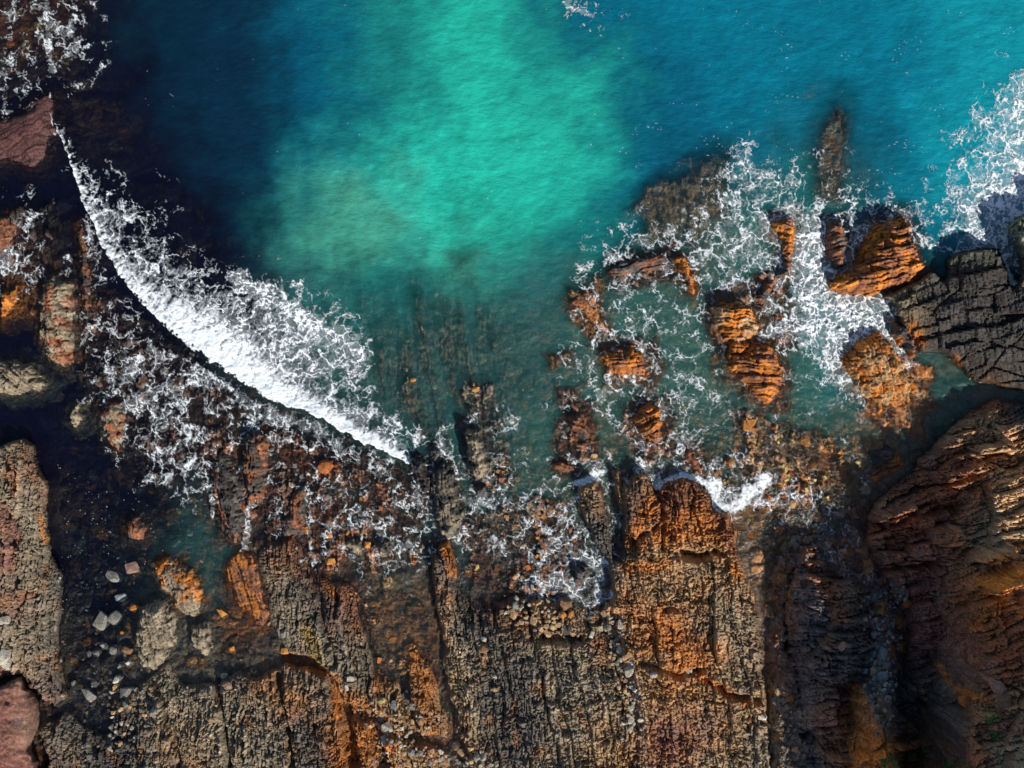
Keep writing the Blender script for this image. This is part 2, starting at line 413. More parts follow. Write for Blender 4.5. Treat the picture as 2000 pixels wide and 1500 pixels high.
def rel_rib(a, b, sc=1.0):
    k = .10 + .10 * ss(300, 1000, a) - .05 * ss(1100, 1500, a)
    wu = fbm(a / 120, b / 160, 3, 21) * 22 + fbm(a / 22, b / 34, 3, 25) * 8
    u = a - k * (b - 1200) + wu; v = b + fbm(a / 50, b / 50, 3, 31) * 22
    h1, c1, r1 = beds(u, v, 41, 170, 41, .06, -.55)
    h2, c2, r2 = beds(u + 5 * perlin(a / 9, b / 22, 2), v + 4 * perlin(a / 11, b / 9, 4), 14, 37, 47, .16, -.5)
    v3 = v + fbm(a / 17, b / 17, 2, 36) * 5 + 9 * rnd(np.floor(u / 41).astype(np.int32), 9, 58) + 5 * rnd(np.floor(u / 14 + perlin(a / 9, b / 22, 2) * .35).astype(np.int32), 3, 59)
    h3, c3, r3 = beds(v3, u + 2.5 * perlin(a / 8, b / 8, 6), 8.5, 23, 53, .28, -.7)
    h4, c4, r4 = beds(u + 2 * perlin(a / 7, b / 12, 7), v3, 6.8, 17, 57, .3, -.8)
    m = .15 + .85 * ss(-.15, .35, fbm(a / 45, b / 60, 3, 71))
    c1 = c1 * ss(-.1, .35, fbm(a / 30, b / 80, 2, 73))
    vein = np.exp(-((np.abs(u / 43 - np.floor(u / 43) - .5)) * 43 / 2.6) ** 2) * ss(-.05, .2, fbm(a / 40, b / 110, 2, 75))
    n = fbm(a / 15, b / 11, 5, 77, .58)
    wj = 7 * n; side = ss(820, 1100, a + 120 * fbm(a / 140, b / 140, 2, 87))
    rh = np.abs(perlin((u + wj) / 24, (v + wj) / 8, 81)) + .6 * np.abs(perlin((u + wj) / 12, (v - wj) / 5.5, 83))
    rv = np.abs(perlin((u + wj) / 8, (v + wj) / 30, 88)) + .5 * np.abs(perlin((u - wj) / 7, (v + wj) / 12, 89))
    rag = rh * side + rv * (1 - side)
    hol = ss(.20, .45, fbm(u / 22, v / 30, 3, 85))
    z = (.24 * h1 - .13 * c1 + .13 * h2 - .07 * c2 + (.4 + .6 * side) * m * (.18 * h3 - .12 * c3) + (1 - .45 * side) * (.15 * h4 - .09 * c4)
         + .20 * vein + .07 * n + .13 * (rag - .3) - .15 * hol + .20 * fbm(a / 60, b / 60, 3, 79))
    return sc * z, np.maximum(c1 * .7, np.maximum(.5 * c2, np.maximum(.55 * c3 * m * side, .5 * c4 * (1 - side)))), r1 * .3 + r2 * .25 + r3 * .25 + r4 * .2 + 1.2 * vein

def sub_ribs(a, b):
    """worn ribs under the clear water"""
    u = a - .17 * (b - 1200) + fbm(a / 90, b / 160, 3, 91) * 26
    return .50 * perlin(u / 33, b / 260, 93) + .22 * perlin(u / 13, b / 90, 95) + .12 * fbm(a / 30, b / 30, 3, 97)

def rel_block(a, b):
    wu = fbm(a / 90, b / 90, 3, 121) * 12 + fbm(a / 14, b / 14, 2, 125) * 2
    u, v = rot(a + wu, b + wu * .6, -.24)
    f1, f2, fc = worley(u / 95, v / 70, 131)
    v = v + 9 * perlin(v / 55, u / 160, 133) + 22 * (_R[fc] - .5); u = u + 8 * perlin(u / 50, v / 120, 135) + 26 * (_R2[fc] - .5)
    flt = 1 - ss(0, .05, f2 - f1)
    h1, c1, r1 = beds(v, u, 27, 34, 141, .10, -.5)
    h2, c2, r2 = beds(u, v + 2 * perlin(a / 12, b / 12, 3), 11, 24, 147, .16, -.3)
    n = fbm(a / 18, b / 18, 4, 177, .55)
    z = .30 * h1 + .45 * (_R3[fc] - .5) - .16 * flt - .10 * c1 * ss(-.2, .3, fbm(a / 40, b / 40, 2, 181)) + .07 * h2 - .05 * c2 + .11 * n + .07 * np.abs(perlin(u / 15, v / 8, 183))
    return z, np.maximum(np.maximum(.6 * c1, flt), .5 * c2), r1 * .4 + r2 * .3 + .3 * _R2[fc]

def rel_cliff(a, b):
    wu = fbm(a / 190, b / 140, 2, 221) * 22 + fbm(a / 26, b / 26, 3, 225) * 2.5
    v = b + .22 * (a - 1750) + .0004 * (a - 1800) ** 2 + wu
    u = a - .12 * (b - 1000) + fbm(a / 70, b / 90, 2, 229) * 7
    f1, f2, fc = worley(u / 92, v / 58, 231)
    g1, g2, gc = worley(u / 30, v / 17, 233)
    v = v + 30 * (_R[fc] - .5) + 5 * (_R[gc] - .5); u = u + 40 * (_R2[fc] - .5)
    flt = np.maximum(1 - ss(0, .05, f2 - f1), .6 * (1 - ss(0, .07, g2 - g1)))
    h1, c1, r1 = beds(v, u, 36, 120, 241, .10, -.6)
    h2, c2, r2 = beds(v + 2 * perlin(a / 30, b / 12, 5), u, 13, 40, 247, .16, -.5)
    h3, c3, r3 = beds(v, u, 5.5, 17, 253, .2, -.4)
    n = fbm(a / 16, b / 16, 4, 277, .55)
    c1 = c1 * ss(-.25, .3, fbm(a / 60, b / 50, 2, 281))
    z = .9 * (_R3[fc] - .5) + .28 * (_R3[gc] - .5) - .20 * flt + .50 * h1 - .28 * c1 + .24 * h2 - .11 * c2 + .11 * h3 - .09 * c3 + .06 * n + .25 * fbm(a / 90, b / 60, 3, 279)
    return z, np.maximum(1.3 * flt, np.maximum(1.1 * c1, np.maximum(.9 * c2, .7 * c3))), r1 * .25 + r2 * .3 + r3 * .2 + .25 * _R2[gc]

def rel_smooth(a, b):
    n = fbm((a + b * .4) / 22, (b - a * .5) / 11, 5, 311, .6)
    return .16 * n + .25 * fbm(a / 90, b / 60, 2, 319), 0 * n, .5 + .5 * n

def rel_bed(a, b, dep):
    """cobbles lying on the sea bed and in the pools"""
    x = a + 4 * perlin(a / 14, b / 14, 401); y = b + 4 * perlin(a / 14, b / 14, 403)
    f1, f2, i1 = worley(x / 24, y / 26, 411)
    g1, g2, i2 = worley(x / 9.5, y / 10, 421)
    keep = (_R[i1] > .42).astype(F)
    big = np.clip(f2 - f1, 0, .5) * 2 * keep
    sm = np.clip(g2 - g1, 0, .6) * 1.5
    z = .20 * np.sqrt(big) * (.3 + _R2[i1]) + .07 * np.sqrt(sm) * (.3 + _R2[i2]) + .12 * fbm(a / 60, b / 60, 3, 431)
    return z - .12, np.maximum(1 - ss(0, .16, f2 - f1) * keep - (1 - keep), 0), np.where(big > .05, _R3[i1], _R3[i2])

SUBRIB = sdf([(640, 470), (900, 520), (980, 640), (985, 760), (940, 900), (820, 900), (735, 860), (700, 700), (560, 540)], CA, CB)
subrib = np.maximum(ss(-40, 30, SUBRIB), .85 * reefw * (base < .2))

# ledges standing proud of the cliff, high enough to catch the sun
for poly, hh in (([(1898, 1126), (1950, 1106), (1992, 1098), (1994, 1130), (1940, 1146), (1905, 1152)], 1.5), ([(1806, 1032), (1850, 1022), (1872, 1026), (1874, 1050), (1836, 1064), (1812, 1060)], 1.1),
                 ([(1886, 1078), (1976, 1060), (1978, 1084), (1892, 1098)], 1.2), ([(1890, 880), (1966, 856), (1972, 882), (1900, 898)], .8), ([(1820, 925), (1900, 905), (1935, 915), (1840, 945)], .6),
                 ([(1700, 1000), (1784, 984), (1790, 1000), (1706, 1020)], .7), ([(1672, 1340), (1694, 1345), (1726, 1440), (1690, 1470), (1676, 1410)], .6), ([(1770, 1070), (1850, 1068), (1850, 1090), (1780, 1096)], .5)):
    carve = carve - hh * ss(-1, 5, sdf(poly, wa, wb))

# rock colours (iron-stained, grey and maroon beds, pale stones), plus painted cave shade
STREAKS = [([(508, 1215), (478, 1140), (462, 1100)], 26, 'o', .9), ([(560, 1285), (600, 1300), (650, 1330), (660, 1400)], 15, 'o', .9),
           ([(600, 1230), (620, 1290)], 16, 'y', .7), ([(300, 1120), (352, 1110), (372, 1150)], 14, 'o', .7), ([(388, 1150), (400, 1185)], 8, 'o', .9),
           ([(870, 1060), (885, 1120)], 12, 'o', .9), ([(735, 1230), (760, 1300), (742, 1340)], 20, 'o', .6), ([(800, 1180), (836, 1260), (850, 1330)], 13, 'r', .8),
           ([(812, 1280), (830, 1360), (848, 1460)], 24, 'o', .6), ([(690, 1370), (720, 1440), (760, 1450)], 24, 'o', .75), ([(800, 1450), (880, 1470)], 20, 'o', .5),
           ([(880, 1420), (900, 1480)], 14, 'o', .6), ([(1290, 990), (1330, 950), (1380, 965)], 30, 'r', .7), ([(1245, 1030), (1275, 980)], 16, 'o', .6),
           ([(1405, 1000), (1432, 1060), (1440, 1090)], 12, 'r', .9), ([(1240, 1060), (1360, 1030)], 26, 'o', .55), ([(1225, 1110), (1300, 1100)], 16, 'o', .6),
           ([(1430, 1110), (1450, 1130)], 8, 'o', .9), ([(1196, 1010), (1172, 950)], 9, 'r', .8), ([(1230, 1270), (1290, 1250), (1290, 1200)], 28, 'o', .45),
           ([(1160, 1260), (1200, 1270)], 16, 'r', .7), ([(1370, 1325), (1420, 1350), (1456, 1378)], 9, 'o', .7), ([(1490, 1190), (1500, 1310)], 6, 'r', .9),
           ([(1130, 1390), (1150, 1420)], 10, 'r', .6), ([(1900, 1130), (1990, 1098)], 11, 'o', 1), ([(1905, 1085), (1980, 1072)], 7, 'o', .9),
           ([(1672, 1345), (1690, 1420), (1720, 1460), (1670, 1480)], 15, 'o', .8), ([(1700, 1480), (1760, 1465)], 14, 'o', .6), ([(1880, 1350), (1920, 1360)], 10, 'o', .6),
           ([(1835, 1300), (1850, 1330)], 8, 'o', .7), ([(1900, 1220), (1960, 1180)], 14, 'o', .5), ([(40, 1170), (60, 1165)], 12, 'r', .8), ([(76, 1010), (88, 1060)], 5, 'o', .7),
           ([(20, 900), (30, 960)], 14, 'r', .8), ([(0, 1000), (25, 1040), (10, 1100)], 24, 'm', .8), ([(750, 1090), (770, 1150)], 14, 'y', .5),
           ([(740, 1180), (770, 1240)], 20, 'o', .5), ([(1780, 640), (1795, 668)], 16, 'o', .85), ([(1860, 700), (1874, 716)], 9, 'o', .8), ([(1850, 730), (1900, 738)], 8, 'r', .8),
           ([(640, 1120), (646, 1160)], 7, 'o', .9), ([(700, 1130), (712, 1150)], 10, 'r', .9), ([(1480, 1030), (1530, 960), (1600, 930)], 30, 'o', .5),
           ([(1720, 790), (1700, 850), (1640, 900)], 40, 'o', .5), ([(1580, 1080), (1640, 1200)], 20, 'r', .7), ([(1950, 1440), (2000, 1400)], 20, 'm', .7),
           ([(1960, 1490), (2000, 1470)], 16, 'g', .8), ([(1866, 1390), (1850, 1470)], 34, 'k', 1),  # the black entry paints the cave pit's shade into the rock colour
           ([(1930, 850), (1980, 940), (2040, 1020)], 60, 't', .8)]
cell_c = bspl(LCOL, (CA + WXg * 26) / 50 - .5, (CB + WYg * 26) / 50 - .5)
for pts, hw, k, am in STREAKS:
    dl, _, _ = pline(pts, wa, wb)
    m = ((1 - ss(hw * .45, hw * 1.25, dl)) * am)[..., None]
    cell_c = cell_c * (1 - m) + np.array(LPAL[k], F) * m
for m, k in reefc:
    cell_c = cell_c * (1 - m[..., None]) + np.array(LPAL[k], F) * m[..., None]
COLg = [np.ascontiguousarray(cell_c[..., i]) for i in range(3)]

def terrain(a, b):
    """height, colour and place of the ground, given on the survey grid (photograph pixels)"""
    zs = look(base, a, b)
    zb = zs - look(carve, a, b)
    w = {k: look(v, a, b) for k, v in W.items()}
    land = np.clip(w['rib'] + w['block'] + w['cliff'] + w['smooth'], 0, 1)
    sr = look(subrib, a, b) * (1 - land)
    rr, cr, tr = rel_rib(a, b); rb, cb, tb = rel_block(a, b); rc, cc, tc = rel_cliff(a, b); rs, cs, ts = rel_smooth(a, b)
    rd, cd, td = rel_bed(a, b, zb)
    wr, wk, wc, wsm = w['rib'], w['block'], w['cliff'], w['smooth']
    tot = np.maximum(wr + wk + wc + wsm, 1e-3)
    rl = (rr * wr + rb * wk + rc * wc + rs * wsm) / tot
    cl = (cr * wr + cb * wk + cc * wc + cs * wsm) / tot
    tl = (tr * wr + tb * wk + tc * wc + ts * wsm) / tot
    lift = ss(.0, .5, zb) * .75 + .25
    z = zb + land * rl * lift + (1 - land) * (rd * (.35 + .65 * ss(-3, -.4, zb)) + sr * (rr * .8 + sub_ribs(a, b) * (.35 + .65 * ss(-.2, -.6, zb))))
    crk = land * cl + (1 - land) * (cd * (1 - sr) + sr * cr)
    ton = land * tl + (1 - land) * (td * (1 - sr) + sr * tr)
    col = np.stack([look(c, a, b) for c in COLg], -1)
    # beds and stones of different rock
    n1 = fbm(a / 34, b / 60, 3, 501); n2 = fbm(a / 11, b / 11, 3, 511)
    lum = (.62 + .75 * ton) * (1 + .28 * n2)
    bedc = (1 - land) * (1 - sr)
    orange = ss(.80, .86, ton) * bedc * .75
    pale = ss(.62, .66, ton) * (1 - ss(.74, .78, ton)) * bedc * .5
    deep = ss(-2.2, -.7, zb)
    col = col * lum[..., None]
    col = col * (1 - (orange * deep)[..., None]) + np.array((.34, .15, .04), F) * (orange * deep)[..., None]
    col = col * (1 - (pale * deep)[..., None]) + np.array((.20, .20, .15), F) * (pale * deep)[..., None]
    rust = land * ss(.12, .5, n1) * (wr + wc * .6) * .40
    col = col * (1 - rust[..., None]) + np.array((.36, .16, .055), F) * rust[..., None]
    grey = land * ss(.10, .5, -n1) * .35
    col = col * (1 - grey[..., None]) + np.array((.17, .155, .13), F) * grey[..., None]
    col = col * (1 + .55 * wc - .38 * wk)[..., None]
    wet = 1 - ss(.10, .55, z + .15 * n1)
    col = col * (1 - .30 * wet * land)[..., None] * (1 - .45 * crk)[..., None]
    return z.astype(F), np.clip(col, 0.004, .8).astype(F), wet.astype(F), (H - np.maximum(zs, 0)) / H

# ------------------------------------------------------------------ materials
def mat(name):
    m = bpy.data.materials.new(name); m.use_nodes = True
    nt = m.node_tree; nt.nodes.clear()
    out = nt.nodes.new('ShaderNodeOutputMaterial')
    return m, nt, out

def nd(nt, t, **kw):
    n = nt.nodes.new(t)
    for k, v in kw.items():
        setattr(n, k, v)
    return n

def rock_material(name, grain=9.0, bump=.5, objcol=False):
    m, nt, out = mat(name); L = nt.links.new
    p = nd(nt, 'ShaderNodeBsdfPrincipled')
    g = nd(nt, 'ShaderNodeNewGeometry')
    if objcol:
        at = nd(nt, 'ShaderNodeObjectInfo'); colsock = at.outputs['Color']
    else:
        at = nd(nt, 'ShaderNodeAttribute', attribute_name='Col'); colsock = at.outputs['Color']
    n1 = nd(nt, 'ShaderNodeTexNoise'); n1.inputs['Scale'].default_value = grain; n1.inputs['Detail'].default_value = 7; n1.inputs['Roughness'].default_value = .68
    n2 = nd(nt, 'ShaderNodeTexNoise'); n2.inputs['Scale'].default_value = grain * .28; n2.inputs['Detail'].default_value = 5
    L(g.outputs['Position'], n1.inputs['Vector']); L(g.outputs['Position'], n2.inputs['Vector'])
    r1 = nd(nt, 'ShaderNodeMapRange'); r1.inputs[1].default_value = .32; r1.inputs[2].default_value = .68; r1.inputs[3].default_value = .45; r1.inputs[4].default_value = 1.6
    r2 = nd(nt, 'ShaderNodeMapRange'); r2.inputs[1].default_value = .3; r2.inputs[2].default_value = .7; r2.inputs[3].default_value = .75; r2.inputs[4].default_value = 1.25
    L(n1.outputs[0], r1.inputs[0]); L(n2.outputs[0], r2.inputs[0])
    mu = nd(nt, 'ShaderNodeMath', operation='MULTIPLY'); L(r1.outputs[0], mu.inputs[0]); L(r2.outputs[0], mu.inputs[1])
    vm = nd(nt, 'ShaderNodeVectorMath', operation='SCALE'); L(colsock, vm.inputs[0]); L(mu.outputs[0], vm.inputs['Scale'])
    L(vm.outputs[0], p.inputs['Base Color'])
    rr = nd(nt, 'ShaderNodeMapRange'); rr.inputs[3].default_value = .9; rr.inputs[4].default_value = .38
    if objcol:
        p.inputs['Roughness'].default_value = .85
    else:
        L(at.outputs['Alpha'], rr.inputs[0]); L(rr.outputs[0], p.inputs['Roughness'])
    p.inputs['Specular IOR Level'].default_value = .3
    b = nd(nt, 'ShaderNodeBump'); b.inputs['Strength'].default_value = bump; b.inputs['Distance'].default_value = .08
    L(n1.outputs[0], b.inputs['Height']); L(b.outputs[0], p.inputs['Normal'])
    L(p.outputs[0], out.inputs[0])
    return m

M_ROCK = rock_material('bedrock', 8.0, .8)
M_OUT = rock_material('outcrop rock', 9.0, .8)
M_STONE = rock_material('loose stone', 14.0, .6, True)

def water_material():
    m, nt, out = mat('sea water'); L = nt.links.new
    at = nd(nt, 'ShaderNodeAttribute', attribute_name='Col')
    g = nd(nt, 'ShaderNodeNewGeometry')
    mp = nd(nt, 'ShaderNodeMapping'); mp.inputs['Rotation'].default_value = (0, 0, .35); mp.inputs['Scale'].default_value = (1.0, 1.8, 1)
    L(g.outputs['Position'], mp.inputs['Vector'])
    n1 = nd(nt, 'ShaderNodeTexNoise'); n1.inputs['Scale'].default_value = 1.6; n1.inputs['Detail'].default_value = 8; n1.inputs['Roughness'].default_value = .62
    L(mp.outputs[0], n1.inputs['Vector'])
    b = nd(nt, 'ShaderNodeBump'); b.inputs['Strength'].default_value = .5; b.inputs['Distance'].default_value = .2
    L(n1.outputs[0], b.inputs['Height'])
    df = nd(nt, 'ShaderNodeBsdfDiffuse'); L(at.outputs['Color'], df.inputs['Color']); L(b.outputs[0], df.inputs['Normal'])
    tr = nd(nt, 'ShaderNodeBsdfTransparent')
    tc = nd(nt, 'ShaderNodeMix', data_type='RGBA'); tc.inputs[6].default_value = (1, 1, 1, 1); tc.inputs[7].default_value = (.6, .9, .9, 1)
    L(at.outputs['Alpha'], tc.inputs[0]); L(tc.outputs[2], tr.inputs['Color'])
    mx = nd(nt, 'ShaderNodeMixShader'); L(at.outputs['Alpha'], mx.inputs[0]); L(tr.outputs[0], mx.inputs[1]); L(df.outputs[0], mx.inputs[2])
    gl = nd(nt, 'ShaderNodeBsdfGlossy'); gl.inputs['Roughness'].default_value = .16; L(b.outputs[0], gl.inputs['Normal'])
    fr = nd(nt, 'ShaderNodeFresnel'); fr.inputs['IOR'].default_value = 1.33; L(b.outputs[0], fr.inputs['Normal'])
    m2 = nd(nt, 'ShaderNodeMixShader'); L(fr.outputs[0], m2.inputs[0]); L(mx.outputs[0], m2.inputs[1]); L(gl.outputs[0], m2.inputs[2])
    L(m2.outputs[0], out.inputs[0])
    return m

def foam_material():
    m, nt, out = mat('sea foam'); L = nt.links.new
    at = nd(nt, 'ShaderNodeAttribute', attribute_name='Col')
    g = nd(nt, 'ShaderNodeNewGeometry')
    n1 = nd(nt, 'ShaderNodeTexNoise'); n1.inputs['Scale'].default_value = 7; n1.inputs['Detail'].default_value = 6; n1.inputs['Roughness'].default_value = .7
    L(g.outputs['Position'], n1.inputs['Vector'])
    b = nd(nt, 'ShaderNodeBump'); b.inputs['Strength'].default_value = .3; b.inputs['Distance'].default_value = .1
    L(n1.outputs[0], b.inputs['Height'])
    df = nd(nt, 'ShaderNodeBsdfDiffuse'); df.inputs['Color'].default_value = (.85, .92, .98, 1); L(b.outputs[0], df.inputs['Normal'])
    tr = nd(nt, 'ShaderNodeBsdfTransparent')
    ad = nd(nt, 'ShaderNodeMath', operation='MULTIPLY_ADD'); ad.inputs[1].default_value = .36; ad.inputs[2].default_value = -.18
    L(n1.outputs[0], ad.inputs[0])
    a2 = nd(nt, 'ShaderNodeMath', operation='ADD'); L(at.outputs['Alpha'], a2.inputs[0]); L(ad.outputs[0], a2.inputs[1])
    r = nd(nt, 'ShaderNodeMapRange'); r.inputs[1].default_value = .05; r.inputs[2].default_value = .80; L(a2.outputs[0], r.inputs[0])
    mx = nd(nt, 'ShaderNodeMixShader'); L(r.outputs[0], mx.inputs[0]); L(tr.outputs[0], mx.inputs[1]); L(df.outputs[0], mx.inputs[2])
    L(mx.outputs[0], out.inputs[0])
    return m

M_WATER = water_material(); M_FOAM = foam_material()

# ------------------------------------------------------------------ mesh helpers
def mesh_from(name, V, Q, col=None, m=None, smooth=True):
    me = bpy.data.meshes.new(name)
    k = Q.shape[1]
    me.vertices.add(len(V)); me.vertices.foreach_set('co', np.ascontiguousarray(V, F).ravel())
    me.loops.add(Q.size); me.loops.foreach_set('vertex_index', np.ascontiguousarray(Q, np.int32).ravel())
    me.polygons.add(len(Q)); me.polygons.foreach_set('loop_start', np.arange(0, Q.size, k, dtype=np.int32))
    me.polygons.foreach_set('use_smooth', np.full(len(Q), smooth, bool))
    if col is not None:
        at = me.color_attributes.new('Col', 'FLOAT_COLOR', 'POINT')
        at.data.foreach_set('color', np.ascontiguousarray(col, F).ravel())
    me.update(calc_edges=True)
    if m: me.materials.append(m)
    return me

def link(name, me, parent=None, **props):
    o = bpy.data.objects.new(name, me); C.objects.link(o)
    if parent: o.parent = parent
    for k, v in props.items():
        if v: o[k] = v
    return o

def grid_quads(ny, nx):
    i = np.arange(ny * nx, dtype=np.int32).reshape(ny, nx)
    return np.stack([i[:-1, :-1], i[1:, :-1], i[1:, 1:], i[:-1, 1:]], -1).reshape(-1, 4)

def axis(lo, segs, far):
    """sample positions: fine spacing inside, growing outwards to the horizon"""
    x = [lo]
    for hi, st in segs:
        while x[-1] < hi: x.append(x[-1] + st)
    st = segs[-1][1]
    while x[-1] < far: st *= 1.35; x.append(x[-1] + st)
    st = segs[0][1]
    while x[0] > -far: st *= 1.35; x.insert(0, x[0] - st)
    return np.array(x, F)

# ------------------------------------------------------------------ rock outcrops standing in the sea
O = []   # name, label, outline, top height, colour letter(s), bed direction, group
def oc(name, label, poly, top, col, th=-.2, col2=None):
    O.append((name, label, poly, top, col, th, col2 or col))
oc('rock_outcrop', 'large orange slab with stepped beds, joined to the grey jointed platform at right', [(1723, 434), (1779, 415), (1792, 451), (1807, 504), (1818, 522), (1790, 547), (1712, 577), (1650, 571), (1624, 546), (1660, 530), (1680, 515), (1686, 490), (1700, 460)], 1.5, 'r', -.22, 'o')
oc('rock_outcrop', 'black wave-washed rock just left of the large orange slab', [(1618, 432), (1650, 425), (1656, 480), (1650, 520), (1632, 524), (1618, 490)], .75, 'd', -.2, 'r')
oc('rock_outcrop', 'narrow red-orange rock at the seaward end of the foamy inlet', [(1512, 428), (1550, 422), (1556, 470), (1548, 500), (1530, 494), (1532, 462), (1512, 452)], .7, 'r', .1, 'o')
oc('rock_outcrop', 'thin dark red rock wall along the left side of the white foamy inlet', [(1530, 498), (1548, 502), (1547, 540), (1516, 546), (1508, 580), (1496, 606), (1474, 582), (1470, 570), (1500, 548), (1526, 530)], .55, 'r', .3, 'd')
oc('rock_outcrop', 'squarish golden-brown rock with cracked flat top, upper of the stacked pair', [(1392, 600), (1412, 590), (1450, 586), (1474, 612), (1490, 634), (1482, 655), (1464, 664), (1420, 664), (1404, 640)], .95, 'o', .05, 't')
oc('rock_outcrop', 'small golden block wedged between two larger golden-brown rocks', [(1424, 676), (1440, 668), (1466, 665), (1468, 680), (1450, 690), (1428, 694)], .55, 'o', .1)
oc('rock_outcrop', 'big brown ribbed rock below the squarish golden one, dark layered right flank', [(1427, 690), (1466, 680), (1474, 670), (1502, 668), (1520, 688), (1531, 722), (1528, 766), (1500, 788), (1478, 776), (1450, 736), (1430, 715)], .85, 'o', .12, 'r')
oc('rock_outcrop', 'pitted golden-orange slab beside the calm green pool', [(1650, 693), (1685, 658), (1720, 647), (1741, 658), (1769, 696), (1786, 731), (1816, 771), (1783, 768), (1769, 791), (1720, 788), (1688, 768), (1660, 731)], .95, 'o', 1.25, 't')
oc('rock_outcrop', 'rounded orange rock with dark cleft, ringed by foam in mid-channel', [(1180, 688), (1196, 690), (1210, 679), (1241, 678), (1262, 700), (1262, 728), (1241, 733), (1213, 738), (1196, 718), (1184, 708)], .75, 'o', -.05, 'r')
oc('rock_outcrop', 'small red rock with black crown, half awash left of the taller red one', [(1105, 819), (1136, 805), (1150, 833), (1154, 854), (1140, 862), (1115, 842)], .5, 'r', .5, 'd')
oc('rock_outcrop', 'upright red-orange rock with dark upper edge above the central headland', [(1244, 800), (1270, 788), (1292, 795), (1295, 826), (1290, 858), (1273, 862), (1252, 845), (1238, 822)], .8, 'o', -.4, 'r')
oc('rock_outcrop', 'small leaning orange rock sliver in the upper lacy foam', [(1320, 500), (1340, 504), (1358, 545), (1358, 570), (1345, 562), (1330, 530)], .45, 'o', 1.2, 'r')
oc('rock_outcrop', 'tall dark fin of rock with an orange right edge in the middle of the shore', [(907, 842), (933, 838), (941, 868), (949, 886), (952, 924), (941, 942), (926, 942), (916, 927), (911, 875)], 1.25, 'd', 1.45, 'g')
oc('rock_outcrop', 'stub of dark rock at the foot of the tall dark fin', [(926, 948), (950, 950), (946, 968), (930, 972)], .5, 'd', 1.4)
oc('rock_outcrop', 'long dark brown rib running into the platform, right of the breaker end', [(842, 930), (856, 912), (870, 902), (882, 908), (888, 935), (897, 975), (902, 1010), (897, 1048), (862, 1056), (850, 1010), (840, 970)], .95, 'd', 1.42, 'g')
oc('rock_outcrop', 'dark knob with orange streaks where the long breaker ends', [(795, 908), (811, 889), (828, 903), (839, 935), (842, 958), (826, 960), (808, 930)], .8, 'd', 1.35, 'k')
oc('rock_outcrop', 'small dark rock poking out between the breaker end and the tall fin', [(842, 878), (853, 864), (861, 888), (856, 905), (846, 902)], .35, 'd', 1.4)
oc('rock_outcrop', 'dark comb-like rock with foam in its slots, right one of two', [(469, 860), (482, 850), (497, 847), (518, 857), (521, 910), (508, 980), (488, 984), (470, 920)], .75, 'd', 1.47, 'r')
oc('rock_outcrop', 'dark comb-like rock streaked orange at its lower tip, left one of two', [(410, 882), (437, 875), (465, 945), (477, 980), (473, 1042), (442, 1050), (426, 1000), (414, 940)], .75, 'd', 1.40, 'k')
oc('rock_outcrop', 'long brown rock standing in dark water near the left edge', [(66, 612), (80, 545), (104, 538), (130, 548), (136, 630), (131, 705), (114, 718), (84, 697), (70, 660)], .85, 'g', 1.3, 'r')
oc('rock_outcrop', 'thin upright brown rib right of the long brown rock', [(146, 430), (160, 452), (168, 500), (175, 610), (165, 642), (157, 606), (154, 500)], .35, 'r', 1.5, 'k')
oc('rock_outcrop', 'wedge-shaped grey rock on the left edge over dark water', [(-25, 712), (22, 703), (45, 711), (66, 730), (80, 748), (72, 763), (40, 766), (10, 772), (-25, 765)], .8, 'g', .7)
oc('rock_outcrop', 'small oval brown rock alone in the dark water', [(136, 798), (148, 791), (155, 812), (148, 831), (137, 822)], .35, 'g', 1.3)
oc('rock_outcrop', 'brown upright rock at the lower left rim of the wide foam field', [(203, 784), (230, 788), (239, 812), (232, 850), (227, 878), (212, 870), (199, 840), (193, 810)], .6, 'g', 1.3, 'r')
oc('rock_outcrop', 'bright orange rock sliver on the left edge of the picture', [(2, 580), (25, 556), (28, 585), (14, 606), (-2, 622)], .45, 'o', 1.2)
oc('rock_outcrop', 'broad maroon rock sheet barely above water near the top left', [(-300, 240), (0, 232), (36, 222), (62, 196), (92, 180), (97, 230), (110, 256), (88, 262), (84, 300), (60, 326), (35, 312), (0, 310), (-300, 350)], .42, 'p', -.5)
oc('rock_outcrop', 'brown wave-washed rock strip on the left edge among lacy foam', [(-30, 430), (8, 420), (24, 440), (16, 480), (-6, 492), (-30, 490)], .3, 'r', 1.3)
oc('rock_outcrop', 'low rust-brown rock awash under lacy foam, above the mid-channel rock', [(1118, 588), (1146, 568), (1160, 580), (1164, 612), (1176, 632), (1160, 636), (1140, 610)], .12, 'o', .9, 'r')
oc('rock_outcrop', 'jagged dark red rock crest awash below the submerged brown shelf', [(1192, 528), (1222, 508), (1266, 502), (1300, 496), (1310, 512), (1272, 530), (1236, 540), (1204, 552)], .22, 'd', -.3, 'r')
oc('rock_outcrop', 'dark block with orange foot at the right of the pitted golden slab', [(1742, 648), (1752, 626), (1776, 640), (1796, 676), (1786, 700), (1772, 684), (1756, 662)], .9, 'o', 1.2, 'd')
oc('rock_outcrop', 'oval grey ribbed islet in the dark tidal pool, largest there', [(259, 1262), (266, 1199), (284, 1180), (304, 1176), (325, 1178), (339, 1215), (337, 1262), (315, 1300), (290, 1316), (273, 1301)], .7, 'g', 1.35)
oc('rock_outcrop', 'grey ribbed islet with a bright orange back above the oval one', [(294, 1103), (318, 1095), (340, 1098), (362, 1110), (381, 1130), (390, 1182), (372, 1206), (348, 1198), (330, 1164), (308, 1143)], .6, 'g', 1.35, 'o')
oc('rock_outcrop', 'blocky grey islet to the right of the oval ribbed one', [(371, 1222), (402, 1216), (411, 1264), (396, 1281), (372, 1262)], .5, 'g', 1.4)
